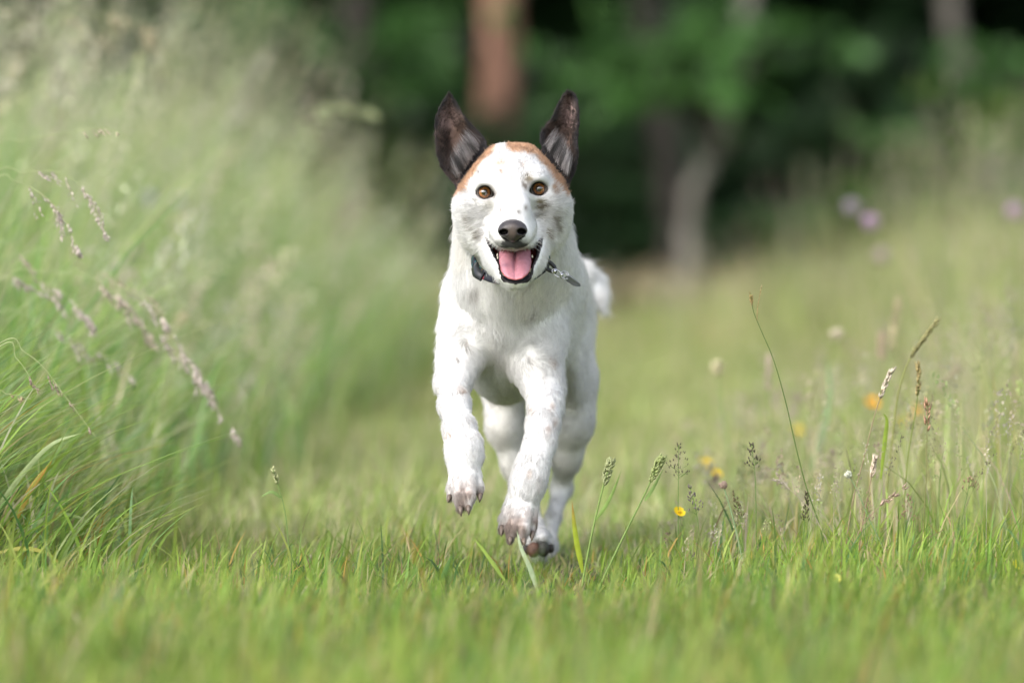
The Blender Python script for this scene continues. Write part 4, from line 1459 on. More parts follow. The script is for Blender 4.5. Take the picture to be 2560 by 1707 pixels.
nt.links.new(cr.outputs[0], b.inputs['Base Color'])
nt.links.new(b.outputs[0], out.inputs['Surface'])
M_STRAP = m


def ribbon(path, wdir, w, t):
    """Closed flat band: path (n,3), width direction per point, half width, thickness direction outward."""
    P = np.asarray(path); n = len(P)
    T = unit(np.gradient(P, axis=0))
    Wd = unit(np.asarray(wdir) - (np.asarray(wdir) * T).sum(1, keepdims=True) * T)
    O = np.cross(T, Wd)
    ring = np.stack([P + Wd * w + O * t, P - Wd * w + O * t, P - Wd * w - O * t, P + Wd * w - O * t], 1).reshape(-1, 3)
    i, j = np.meshgrid(np.arange(n - 1), np.arange(4), indexing='ij')
    F = np.stack([i * 4 + j, i * 4 + (j + 1) % 4, (i + 1) * 4 + (j + 1) % 4, (i + 1) * 4 + j], -1).reshape(-1, 4)
    caps = np.array([[0, 1, 2, 3], [4 * n - 1, 4 * n - 2, 4 * n - 3, 4 * n - 4]])
    return ring, [np.concatenate([F, caps])]


cpts = [at(1186, 622, 0.115), at(1182, 645, 0.085), at(1192, 672, 0.055), at(1215, 690, 0.036), at(1250, 700, 0.030), at(1290, 702, 0.032), at(1330, 690, 0.042), at(1360, 668, 0.052), at(1372, 650, 0.062)]
cp = spline(cpts, 48)
wd = np.tile(np.array((0.15, 0.35, 1.0)), (48, 1))
V, F = ribbon(cp, wd, 0.0058, 0.0012)
mesh_obj('strap', V, F, M_STRAP, collar, smooth_sh=False)
back = spline([cpts[0], at(1200, 600, 0.19), at(1285, 575, 0.235), at(1372, 590, 0.19), cpts[-1]], 40)
V, F = ribbon(back, np.tile(np.array((0.0, 0.35, 1.0)), (40, 1)), 0.0058, 0.0012)
mesh_obj('strap', V, F, M_STRAP, collar, smooth_sh=False)
M_PLASTIC = plain_material('black_plastic', (0.02, 0.022, 0.026), 0.35, 0.15, 300.0)
bk = spline([at(1187, 664, 0.058), at(1192, 682, 0.044), at(1207, 692, 0.036)], 10)
V, F = ribbon(bk, np.tile(np.array((0.25, 0.3, 1.0)), (10, 1)), 0.0064, 0.0020)
mesh_obj('buckle', V, F, M_PLASTIC, collar)
# cord loop standing off the collar, clip, ring and tag flying out
YC = 0.035
for pts in ([(1366, 650), (1378, 659), (1386, 668), (1388, 678), (1382, 681)], [(1354, 665), (1366, 671), (1376, 677), (1384, 679)]):
    V, F = tube(spline([at(a, b_, YC + 0.004) for a, b_ in pts], 14), np.full(14, 0.0028), 10)
    mesh_obj('cord_loop', V, F, M_PLASTIC, collar)


def ring(name, c, r1, r2, axis_v, wire, n=28):
    ang = np.linspace(0, 2 * np.pi, n + 1)
    ax = unit(np.array(axis_v, float)); e1 = unit(np.cross(ax, (0, 0, 1.0))); e2 = np.cross(ax, e1)
    dv = at(1400, 692, YC) - at(1380, 678, YC)
    dv = unit(dv); e1 = unit(dv - (dv @ ax) * ax); e2 = np.cross(ax, e1)
    P = c + e1 * (r1 * np.cos(ang))[:, None] + e2 * (r2 * np.sin(ang))[:, None]
    V, F = tube(P, np.full(n + 1, wire), 8, False)
    return mesh_obj(name, V, F, M_METAL, collar)


ring('clip', at(1394, 684, YC), 0.0085, 0.0036, (0.1, -1, 0.2), 0.0009)
V, F = tube(spline([at(1384, 677, YC), at(1389, 680, YC)], 6), np.full(6, 0.0042), 12)
mesh_obj('clip_ferrule', V, F, M_METAL, collar)
V, F = tube(spline([at(1401, 687, YC - 0.002), at(1408, 691, YC - 0.002)], 6), np.array((.003, .0042, .0042, .004, .003, .002)), 12)
mesh_obj('clip_swivel', V, F, M_METAL, collar)
ring('split_ring', at(1412, 688, YC - 0.003), 0.0058, 0.0050, (0.35, -1, 0.3), 0.0007)
ring('split_ring', at(1410, 690, YC + 0.001), 0.0050, 0.0044, (-0.5, -1, 0.1), 0.0007)
tg = spline([at(1413, 693, YC), at(1424, 698, YC), at(1436, 706, YC - 0.002), at(1451, 713, YC - 0.006)], 12)
tw = np.array((0.2, -1.0, 0.55))
V, F = ribbon(tg, np.tile(tw, (12, 1)), 0.0075, 0.0007)
k = np.array((0.3, 0.6, 0.85, 1, 1, 1, 1, 0.95, 0.85, 0.7, 0.55, 0.3))
for i in range(12):
    V[4 * i:4 * i + 4] = tg[i] + (V[4 * i:4 * i + 4] - tg[i]) * k[i]
mesh_obj('tag', V, F, plain_material('tag_metal', (0.22, 0.24, 0.27), 0.35, 0.1, 300.0, Metallic=0.8), collar, smooth_sh=False)

# ------------------------------------------------------------------ single grasses and flowers that can be told apart
M_STEM = leaf_material('stem_green', 0.5, 0.25, 0.15, 120.0)
SG, SY, SB, SP = (0.16, 0.27, 0.06), (0.36, 0.40, 0.08), (0.34, 0.25, 0.13), (0.50, 0.45, 0.32)


def const(n, c):
    return np.tile(np.array(c, float), (n, 1))


def path3(pts, y, tilt=0.0):
    """Pixel path from base to tip at depth y, leaning by tilt metres in depth towards the tip."""
    n = len(pts)
    return np.array([at(a, b, y + tilt * i / max(1, n - 1)) for i, (a, b) in enumerate(pts)])


def grains(P, dirs, size, col, jit=0.25, fat=0.33):
    """Small pointed spikelets (4-sided bipyramids) at P pointing along dirs."""
    n = len(P)
    d = unit(dirs) * (size * RNG.uniform(0.7, 1.25, n))[:, None]
    a = unit(np.cross(d, RNG.normal(0, 1, (n, 3)))) * (size * fat)[:, None] * 0.5
    b = unit(np.cross(d, a)) * (size * fat)[:, None] * 0.5
    m = P + d * 0.4
    V = np.stack([P, m + a, m + b, m - a, m - b, P + d], 1).reshape(-1, 3)
    t = np.array([[0, 2, 1], [0, 3, 2], [0, 4, 3], [0, 1, 4], [5, 1, 2], [5, 2, 3], [5, 3, 4], [5, 4, 1]])
    F = ((np.arange(n) * 6)[:, None, None] + t[None]).reshape(-1, 3)
    C = np.repeat(const(n, col) * RNG.uniform(1 - jit, 1 + jit, (n, 1)), 6, 0)
    return V, F, C


def stem_mesh(root, P, r, col, name='stem', n=30):
    S = spline(P, n)
    V, F = tube(S, np.linspace(r, r * 0.45, n), 6)
    mesh_obj(name, V, F, M_STEM, root, const(len(V), col) * (0.9 + 0.2 * RNG.random((len(V), 1))))
    return S


def leaf_blade(root, pts, y, w, col, tip=None, name='leaf'):
    S = spline(path3(pts, y, RNG.uniform(-0.02, 0.02)), 14)
    T = unit(np.gradient(S, axis=0))
    sd_ = unit(np.cross(T, np.array((0.15, -0.9, 0.4))))
    s = np.linspace(0, 1, 14)
    wd_ = w * 0.5 * np.clip(np.minimum(0.45 + s * 2.5, 1.0) * (1 - s ** 3), 0.03, 1)
    up = np.cross(sd_, T)
    V = np.stack([S - sd_ * wd_[:, None], S + up * (wd_ * 0.35)[:, None], S + sd_ * wd_[:, None]], 1).reshape(-1, 3)
    i = np.arange(13)[:, None] * 3
    F = np.concatenate([i + np.array([[0, 1, 4, 3]]), i + np.array([[1, 2, 5, 4]])])
    C = const(14, col)
    if tip is not None:
        t = smooth(0.5, 1.0, s)[:, None]
        C = C * (1 - t) + np.array(tip) * t
    return mesh_obj(name, V, F, M_STEM, root, np.repeat(C, 3, 0))


def base_of(pts, y):
    b = at(*pts[0], y)
    return (b[0], y, float(ground_z(b[0], y)))


def to_ground(pts, y):
    """Extend a path down to the ground if its lowest point is above it."""
    b = at(*pts[0], y)
    g = float(ground_z(b[0], y))
    P = path3(pts, y)
    if b[2] > g + 0.004:
        d = P[0] - P[1]
        x = b[0] + (d[0] / max(1e-4, -d[2])) * (b[2] - g) * 0.6 if d[2] < 0 else b[0]
        P = np.vstack([[(x, y, g - 0.003)], P])
    return P


def stalk(name, cat, label, pts, y, kind, size=0.004, col=SG, head=SP, frac=0.25, r=0.0009, count=60, group=None, leaf=None, spread=0.012):
    P = to_ground(pts, y)
    root = empty(name, (P[0][0], y, P[0][2]))
    tag(root, label, cat, group, 'thing')
    S = stem_mesh(root, P, r, col)
    n = len(S)
    i0 = int(n * (1 - frac))
    H = S[i0:]
    t = RNG.random(count)
    idx = t * (len(H) - 1.001)
    k = idx.astype(int)
    Q = H[k] + (H[k + 1] - H[k]) * (idx - k)[:, None]
    T = unit(np.gradient(H, axis=0))[k]
    if kind == 'spike':            # dense cylinder of grains
        rad = unit(np.cross(T, RNG.normal(0, 1, (count, 3))))
        V, F, C = grains(Q + rad * (size * 0.55 * np.sin(np.clip(t, 0.06, 0.97) * np.pi) ** 0.4)[:, None], T + rad * 0.55, np.full(count, size), head, 0.2, 0.5)
    elif kind == 'feather':        # slender one with grains pressed along the stem
        rad = unit(np.cross(T, RNG.normal(0, 1, (count, 3))))
        V, F, C = grains(Q + rad * size * 0.12, T + rad * 0.35, np.full(count, size), head, 0.3, 0.3)
    elif kind == 'panicle':        # airy side branches with a grain at each end
        rad = unit(np.cross(T, RNG.normal(0, 1, (count, 3))))
        ln = spread * (1.1 - t)[:, None] * RNG.uniform(0.3, 1.0, (count, 1))
        E = Q + (rad * 0.85 + T * 0.5) * ln
        V, F, C = grains(E, rad * 0.4 + T, np.full(count, size), head, 0.3, 0.4)
        tw = []
        for j in range(0, count, 2):
            v, f = tube(np.array([Q[j], (Q[j] + E[j]) / 2 + T[j] * 0.001, E[j]]), np.full(3, r * 0.3), 3, False)
            tw.append((v, f))
        v, f = join_parts(tw)
        mesh_obj('seed_branches', v, f, M_STEM, root, const(len(v), np.array(col) * 0.9))['kind'] = 'stuff'
    elif kind == 'droop':          # heavy drooping panicle: hanging side branches
        rad = unit(np.cross(T, RNG.normal(0, 1, (count, 3))))
        ln = spread * RNG.uniform(0.1, 1.0, (count, 1)) * np.sin(np.clip(t, 0.1, 0.95) * np.pi)[:, None]
        E = Q + (rad * 0.35 + T * 0.75 + np.array((0, 0, -0.55))) * ln
        V, F, C = grains(E, T + np.array((0, 0, -0.7)) + RNG.normal(0, 0.2, (count, 3)), np.full(count, size), head, 0.35, 0.34)
    mesh_obj('seed_head', V, F, M_STEM, root, C, smooth_sh=False)['kind'] = 'stuff'
    if leaf:
        leaf_blade(root, leaf, y, 0.005, col)
    return root


Z5 = lambda pts: [(1400 + a / 1.845, 650 + b / 1.845) for a, b in pts]
Z4 = lambda pts: [(a / 1.943, 900 + b / 1.943) for a, b in pts]
Z3 = lambda pts: [(a / 2.24, 250 + b / 2.24) for a, b in pts]
GRP = 'seeding grasses right of the dog'

# long lone stem with a forked brown tip
lone = stalk('grass_plant', 'grass', 'very long thin curved grass stem with a forked brown tip, taller than its sharp neighbours',
             Z5([(1200, 1235), (1140, 1060), (1090, 870), (1040, 650), (985, 460), (930, 330), (892, 235), (880, 155)]), -0.02, 'feather', 0.006, (0.13, 0.20, 0.05), (0.36, 0.26, 0.11), 0.12, 0.0011, 26, GRP)
fork = path3(Z5([(908, 280), (912, 215), (927, 135)]), -0.02)
S = stem_mesh(lone, fork, 0.0006, (0.36, 0.28, 0.12), 'fork', 10)
V, F, C = grains(S, np.gradient(S, axis=0), np.full(10, 0.006), (0.40, 0.30, 0.14))
mesh_obj('seed_head', V, F, M_STEM, lone, C, smooth_sh=False)['kind'] = 'stuff'

stalk('cocksfoot_grass', 'grass', 'upright pale green knobbly grass spike closest to the dog\'s hind legs', Z5([(110, 1450), (150, 1250), (190, 1080), (220, 975), (236, 925)]), -0.10, 'spike', 0.0062, (0.22, 0.33, 0.09), (0.36, 0.40, 0.20), 0.34, 0.0017, 120, GRP, Z5([(165, 1200), (230, 1100), (285, 965)]))
stalk('cocksfoot_grass', 'grass', 'slanting green knobbly grass spike, second from the dog\'s hind legs', Z5([(190, 1490), (300, 1260), (390, 1080), (440, 970), (470, 912)]), -0.09, 'spike', 0.0062, (0.22, 0.33, 0.09), (0.34, 0.40, 0.16), 0.32, 0.0017, 120, GRP, Z5([(390, 1110), (430, 1050), (478, 960)]))
b1 = empty('grass_sprout', base_of(Z5([(105, 1420)]), -0.08))
tag(b1, 'single bright yellow-green grass blade with a browned tip beside the dog\'s hind paw', 'grass blade', kind='thing')
leaf_blade(b1, Z5([(105, 1440), (72, 1270), (55, 1110)]), -0.08, 0.0075, (0.34, 0.42, 0.04), (0.36, 0.22, 0.06), 'blade')
stalk('meadow_grass_plant', 'grass', 'airy dark grass panicle just above the small sharp yellow flower', Z5([(545, 1230), (546, 1000), (548, 855)]), 0.10, 'panicle', 0.0042, SG, (0.10, 0.085, 0.06), 0.40, 0.0008, 46, GRP, spread=0.022)
stalk('meadow_grass_plant', 'grass', 'dark narrow grass panicle beside the lower half of the long thin stem', Z5([(905, 1230), (900, 1000), (884, 852)]), 0.06, 'panicle', 0.0052, SG, (0.10, 0.09, 0.06), 0.30, 0.0008, 40, GRP, spread=0.014)
stalk('plantain', 'plant', 'pinkish brown plantain head leaning on a pale green stalk', Z5([(850, 1420), (800, 1200), (770, 1095), (752, 1035)]), -0.03, 'spike', 0.0055, (0.26, 0.36, 0.18), (0.34, 0.25, 0.20), 0.13, 0.0016, 60, GRP)
tw = stalk('grass_plant', 'grass', 'pale dry forked twig of a grass crossing the long thin stem', Z5([(1180, 1190), (1110, 1105), (1040, 1040), (985, 1010)]), -0.03, 'feather', 0.005, (0.42, 0.36, 0.28), (0.52, 0.45, 0.38), 0.25, 0.0007, 14, GRP)
S = stem_mesh(tw, path3(Z5([(1090, 1085), (1075, 1040), (1070, 995)]), -0.03), 0.0005, (0.45, 0.36, 0.30), 'fork', 8)
S = stem_mesh(tw, path3(Z5([(1060, 1060), (1030, 1020), (1015, 995)]), -0.03), 0.0006, (0.55, 0.47, 0.40), 'fork', 8)
stalk('meadow_grass_plant', 'grass', 'short dark grass spike close against the foot of the long thin stem', Z5([(1125, 1250), (1130, 1180), (1138, 1080)]), -0.02, 'panicle', 0.006, SG, (0.11, 0.10, 0.05), 0.55, 0.0007, 40, GRP, spread=0.006)
stalk('clover', 'plant', 'small round whitish flower head on a slanting pale green stem', Z5([(1490, 1330), (1420, 1180), (1370, 1060), (1328, 985)]), 0.0, 'spike', 0.005, (0.24, 0.35, 0.16), (0.66, 0.68, 0.56), 0.07, 0.0012, 60, GRP)
stalk('soft_grass', 'grass', 'short cream feathery grass head on a reddish stem in the middle of the seeding grasses', Z5([(1390, 1250), (1415, 1120), (1435, 1010), (1452, 920)]), 0.02, 'feather', 0.0085, (0.33, 0.22, 0.15), (0.66, 0.56, 0.44), 0.24, 0.0009, 60, GRP)
stalk('soft_grass', 'grass', 'tall cream feathery grass head on a brownish stem in front of an orange-yellow flower', Z5([(1345, 1140), (1400, 920), (1450, 720), (1490, 600), (1530, 508)]), 0.09, 'feather', 0.0085, (0.36, 0.28, 0.17), (0.68, 0.60, 0.48), 0.28, 0.0010, 80, GRP)
stalk('soft_grass', 'grass', 'tall olive grass spike bent towards the upper corner, highest of the blurred seed heads', Z5([(1545, 720), (1575, 560), (1620, 445), (1680, 360), (1735, 288)]), 0.34, 'feather', 0.0085, (0.30, 0.32, 0.10), (0.34, 0.32, 0.14), 0.42, 0.0014, 110, GRP)
stalk('soft_grass', 'grass', 'olive-brown nodding grass spike on a curved stem behind the reddish forked one', Z5([(1595, 1020), (1612, 860), (1640, 700), (1655, 560), (1650, 485)]), 0.20, 'feather', 0.008, (0.24, 0.30, 0.07), (0.34, 0.28, 0.12), 0.32, 0.0012, 80, GRP)
stalk('grass_plant', 'grass', 'straight thin stem with a reddish forked tuft at its top, nearest the frame edge', Z5([(1678, 1190), (1690, 1000), (1692, 850), (1695, 650)]), 0.0, 'feather', 0.011, (0.26, 0.26, 0.10), (0.46, 0.28, 0.18), 0.20, 0.0009, 22, GRP)
stalk('grass_plant', 'grass', 'fine reddish grass stem lying at a slant low among the seeding grasses', Z5([(1380, 1250), (1440, 1170), (1510, 1110), (1590, 1050)]), -0.02, 'feather', 0.009, (0.40, 0.28, 0.20), (0.52, 0.38, 0.30), 0.4, 0.0006, 18, GRP)
stalk('meadow_grass_plant', 'grass', 'brownish airy panicle low beside the slanting reddish stem', Z5([(1590, 1260), (1600, 1180), (1606, 1085)]), -0.02, 'panicle', 0.004, SG, (0.32, 0.20, 0.15), 0.6, 0.0006, 50, GRP, spread=0.018)
stalk('meadow_grass_plant', 'grass', 'pinkish airy panicle below the short cream feathery head', Z5([(1405, 1280), (1415, 1180), (1425, 1070)]), -0.02, 'panicle', 0.0038, SG, (0.38, 0.26, 0.20), 0.55, 0.0006, 44, GRP, spread=0.016)
stalk('meadow_grass_plant', 'grass', 'tan airy panicle on a dark green stem, farthest from the dog', Z5([(1840, 1300), (1856, 1180), (1880, 1075), (1892, 1005)]), -0.02, 'panicle', 0.0042, SG, (0.40, 0.30, 0.18), 0.30, 0.0007, 46, GRP, spread=0.016)
stalk('meadow_grass_plant', 'grass', 'dark broken-looking panicle above the plantain head', Z5([(835, 1230), (822, 1150), (800, 1068)]), 0.01, 'panicle', 0.0055, SG, (0.17, 0.15, 0.07), 0.6, 0.0007, 36, GRP, spread=0.008)
stalk('meadow_grass_plant', 'grass', 'grey-purple panicle between the small yellow flower and the plantain head', Z5([(640, 1240), (625, 1150), (600, 1040)]), 0.06, 'panicle', 0.0052, SG, (0.22, 0.18, 0.18), 0.45, 0.0007, 36, GRP, spread=0.014)
BL = 'soft blurred grasses behind the sharp ones'
stalk('soft_grass', 'grass', 'blurred pale upright grass head nearest the dog\'s flank', Z5([(810, 1150), (785, 900), (745, 680), (725, 480)]), 1.5, 'spike', 0.010, (0.30, 0.42, 0.14), (0.58, 0.54, 0.34), 0.10, 0.0022, 50, BL)
stalk('soft_grass', 'grass', 'blurred pinkish grass head on a green stem left of the long thin stem\'s middle', Z5([(985, 1000), (970, 760), (960, 600), (965, 450)]), 1.5, 'feather', 0.010, (0.28, 0.40, 0.12), (0.56, 0.46, 0.38), 0.28, 0.0018, 60, BL)
stalk('soft_grass', 'grass', 'blurred tall tan plume beside the olive bent spike', Z5([(1480, 1000), (1500, 700), (1530, 400), (1560, 180)]), 1.8, 'feather', 0.014, (0.34, 0.40, 0.16), (0.48, 0.42, 0.26), 0.30, 0.0018, 90, BL)
stalk('soft_grass', 'grass', 'blurred cream head between the long thin stem and the tan plume', Z5([(1300, 1000), (1290, 700), (1285, 480), (1275, 335)]), 1.8, 'spike', 0.011, (0.32, 0.40, 0.16), (0.60, 0.54, 0.40), 0.10, 0.0018, 40, BL)
stalk('soft_grass', 'grass', 'blurred thin pale spike leaning just right of the long thin stem', Z5([(1120, 950), (1135, 760), (1160, 620), (1188, 525)]), 1.2, 'feather', 0.009, (0.34, 0.44, 0.16), (0.48, 0.48, 0.26), 0.45, 0.0014, 60, BL)
stalk('soft_grass', 'grass', 'blurred arching tan grass head near the frame edge', Z5([(1620, 1080), (1680, 800), (1750, 600), (1835, 500)]), 1.3, 'feather', 0.010, (0.34, 0.36, 0.16), (0.50, 0.44, 0.30), 0.30, 0.0012, 60, BL)
stalk('soft_grass', 'grass', 'blurred reddish grass plumes behind the olive bent spike', Z5([(1440, 900), (1470, 640), (1480, 480), (1482, 350)]), 1.9, 'feather', 0.012, (0.34, 0.36, 0.16), (0.50, 0.38, 0.28), 0.25, 0.0014, 60, BL)
gb = empty('grass_sprout', base_of(Z5([(1150, 1010)]), 1.5))
tag(gb, 'blurred broad bluish green grass blade arching beside the long thin stem', 'grass blade', kind='thing')
leaf_blade(gb, Z5([(1150, 1010), (1215, 780), (1245, 600), (1232, 455)]), 1.5, 0.012, (0.26, 0.38, 0.18), None, 'blade')
gb = empty('grass_sprout', base_of(Z5([(1590, 1190)]), 0.15))
tag(gb, 'bright green grass blade folded over at its tip beside the tall cream head', 'grass blade', kind='thing')
leaf_blade(gb, Z5([(1480, 1010), (1500, 820), (1508, 740), (1490, 705)]), 0.15, 0.006, (0.26, 0.36, 0.05), None, 'blade')

# left side
stalk('grass_plant', 'grass', 'slim upright grass stem with a bent pale leaf, alone on the lawn', Z4([(1410, 1020), (1388, 760), (1352, 610), (1325, 530)]), 0.10, 'feather', 0.008, (0.20, 0.30, 0.09), (0.40, 0.42, 0.22), 0.25, 0.0012, 22, None, Z4([(1366, 668), (1320, 640), (1270, 662)]))
DRO = 'drooping seed heads of the tall grass'
DH, DS = (0.70, 0.62, 0.58), (0.42, 0.48, 0.24)


def arch(label, pts, y, frac, count, size=0.006, head=DH, spread=0.014, kind='droop', r=0.0009):
    """A drooping stem: rises from the meadow outside the frame and arches over."""
    P0 = at(*pts[0], y)
    dx = P0[0] - at(*pts[1], y)[0]
    g = (P0[0] - 0.28 + dx * 0.3, y + 0.05, float(ground_z(P0[0] - 0.28, y)))
    P = np.vstack([[g], [(P0[0] - 0.13 + dx * 0.3, y + 0.02, g[2] + (P0[2] - g[2]) * 0.62)], path3(pts, y)])
    root = empty('drooping_grass', g)
    tag(root, label, 'grass', DRO, 'thing')
    S = stem_mesh(root, P, r, DS, n=60)
    seg = np.cumsum(np.r_[0, np.linalg.norm(np.diff(S, axis=0), axis=1)])
    vis = np.array([at(a, b, y) for a, b in pts]); L = np.linalg.norm(np.diff(vis, axis=0), axis=1).sum()
    i0 = int(np.searchsorted(seg, seg[-1] - L * frac))
    H = S[i0:]
    t = RNG.random(count); idx = t * (len(H) - 1.001); k = idx.astype(int)
    Q = H[k] + (H[k + 1] - H[k]) * (idx - k)[:, None]
    T = unit(np.gradient(H, axis=0))[k]
    rad = unit(np.cross(T, RNG.normal(0, 1, (count, 3))))
    ntw = max(4, count // 13)
    tk = RNG.integers(0, ntw, count)                       # grains gathered on side branches
    tb = np.sort(RNG.random(ntw)) * (len(H) - 1.001); kb = tb.astype(int)
    QB = H[kb]; TB = unit(np.gradient(H, axis=0))[kb]
    dirb = unit(TB * 0.8 + np.array((0, 0, -0.75)) + RNG.normal(0, 0.22, (ntw, 3)))
    lb = spread * RNG.uniform(0.5, 2.8, ntw) * np.clip(1.15 - tb / len(H), 0.3, 1)
    u = RNG.random(count) ** 0.7
    E = QB[tk] + dirb[tk] * (lb[tk] * u)[:, None] + RNG.normal(0, spread * 0.05, (count, 3))
    V, F, C = grains(E, dirb[tk] + RNG.normal(0, 0.25, (count, 3)), np.full(count, size * 0.95), head, 0.4, 0.22)
    tws = [tube(np.array([QB[j], QB[j] + dirb[j] * lb[j] * 0.5 + np.array((0, 0, 0.001)), QB[j] + dirb[j] * lb[j]]), np.full(3, r * 0.35), 4, False) for j in range(ntw)]
    v, f = join_parts(tws)
    mesh_obj('seed_branches', v, f, M_STEM, root, const(len(v), (0.38, 0.34, 0.22)))['kind'] = 'stuff'
    mesh_obj('seed_head', V, F, M_STEM, root, C, smooth_sh=False)['kind'] = 'stuff'


arch('sharp slender drooping grass head hanging lowest at the frame edge', [(0, 858), (60, 880), (110, 920), (170, 1000), (244, 1098)], 0.0, 0.75, 90, 0.0062, (0.48, 0.38, 0.32), 0.010)
arch('short sharp drooping head just inside the lowest slender one', [(0, 866), (40, 895), (70, 935), (98, 992)], -0.01, 0.6, 50, 0.006, (0.46, 0.34, 0.30), 0.008)
arch('horizontal beige seed head pointing towards the dog, topmost of the drooping heads', [(-30, 390), (60, 352), (170, 332), (270, 322), (366, 372)], 0.40, 0.50, 80, 0.006, (0.66, 0.60, 0.44), 0.010)
arch('mauve seed head with many hanging tassels, below the horizontal beige one', [(-30, 452), (60, 432), (150, 432), (215, 480), (250, 540), (268, 600)], 0.40, 0.70, 220, 0.0075, DH, 0.022)
arch('mauve tasselled head hanging inside the curve of the longer mauve one', [(-30, 470), (40, 455), (110, 490), (160, 545), (190, 610), (200, 632)], 0.36, 0.75, 220, 0.0075, (0.66, 0.58, 0.55), 0.020)
arch('blurred pale arching head at mid height against the frame edge', [(-30, 625), (30, 628), (70, 655), (95, 720)], 0.8, 0.7, 80, 0.008, (0.54, 0.50, 0.38), 0.014)
arch('long blurred drooping head reaching farthest from the frame edge', [(0, 700), (120, 680), (260, 705), (380, 760), (450, 860), (520, 980), (600, 1100)], 0.75, 0.60, 380, 0.009, DH, 0.020)
arch('blurred dense mauve plume in the middle of the drooping heads', [(-20, 720), (60, 695), (140, 720), (200, 770), (230, 810)], 0.8, 0.85, 320, 0.009, (0.68, 0.60, 0.56), 0.026)
arch('blurred olive head arching above the long drooping one', [(60, 640), (180, 650), (300, 700), (370, 740), (410, 790)], 0.95, 0.6, 200, 0.009, (0.58, 0.54, 0.38), 0.018)
arch('blurred greyish head hanging below the dense mauve plume', [(-20, 790), (90, 800), (190, 850), (280, 900), (340, 950)], 0.85, 0.6, 200, 0.009, (0.60, 0.56, 0.48), 0.018)
arch('short straw-coloured head poking in above the dry orange blade', [(-40, 990), (20, 985), (78, 998)], 0.0, 0.7, 30, 0.007, (0.54, 0.44, 0.28), 0.006)
arch('blurred tawny tassel hanging under the olive arching head', [(150, 690), (260, 715), (340, 780), (400, 880)], 0.9, 0.75, 240, 0.011, (0.62, 0.54, 0.46), 0.024)
arch('blurred pinkish tassel between the long drooping head and the lawn', [(330, 830), (430, 860), (500, 930), (545, 1030)], 0.85, 0.8, 240, 0.011, (0.64, 0.56, 0.52), 0.022)
arch('very blurred straw plume arching high above the horizontal beige head', [(-20, 120), (90, 60), (220, 30), (350, 60), (390, 110)], 2.6, 0.7, 260, 0.013, (0.62, 0.55, 0.38), 0.036)
arch('very blurred pale green head bowing over beside the dark wood', [(640, 470), (720, 320), (800, 265), (880, 260), (940, 280)], 3.4, 0.75, 240, 0.013, (0.50, 0.56, 0.32), 0.030)
for lab, pts, y, w, c, tip in (
        ('dry orange grass blade at the foot of the drooping grasses', [(40, 1300), (70, 1235), (100, 1190), (130, 1152)], 0.02, 0.008, (0.42, 0.30, 0.07), (0.50, 0.24, 0.05)),
        ('long pale green blade bending over across the dry orange one', [(-30, 1300), (60, 1180), (130, 1110), (205, 1082)], 0.05, 0.007, (0.34, 0.42, 0.20), None),
        ('low yellowish blade arching to the lawn beside the drooping grasses', [(-20, 1385), (60, 1370), (130, 1390), (172, 1445)], -0.05, 0.006, (0.40, 0.38, 0.08), None),
        ('green arching blade behind the low yellowish one', [(60, 1330), (130, 1290), (190, 1290), (255, 1325)], 0.12, 0.006, (0.28, 0.36, 0.14), None)):
    g = empty('grass_sprout', base_of([pts[0]], y))
    tag(g, lab, 'grass blade', kind='thing')
    leaf_blade(g, pts, y, w, c, tip, 'blade')
# broad blades standing up before the dog's paws
for lab, pts, y, w, c in (
        ('pale bluish grass blade standing in front of the dog\'s lowest forepaw', [(1345, 1480), (1325, 1420), (1303, 1370), (1292, 1325)], -0.16, 0.0065, (0.40, 0.48, 0.30)),
        ('bright green blade between the dog\'s forepaws, leaning towards the lifted one', [(1262, 1450), (1230, 1405), (1205, 1370), (1184, 1345)], -0.14, 0.005, (0.30, 0.42, 0.08)),
        ('dark green folded blade pair on the lawn below the lifted forepaw, arched stem', [(1102, 1470), (1096, 1430), (1082, 1405), (1060, 1390)], -0.03, 0.004, (0.05, 0.10, 0.03)),
        ('dark green short broad blade beside the arched dark stem', [(1102, 1462), (1112, 1430), (1130, 1385)], -0.03, 0.008, (0.09, 0.19, 0.05))):
    g = empty('grass_sprout', base_of([pts[0]], y))
    tag(g, lab, 'grass blade', kind='thing')
    leaf_blade(g, pts, y, w, c, None, 'blade')


# flowers
M_PETAL = leaf_material('petals', 0.45, 0.35, 0.08, 200.0)


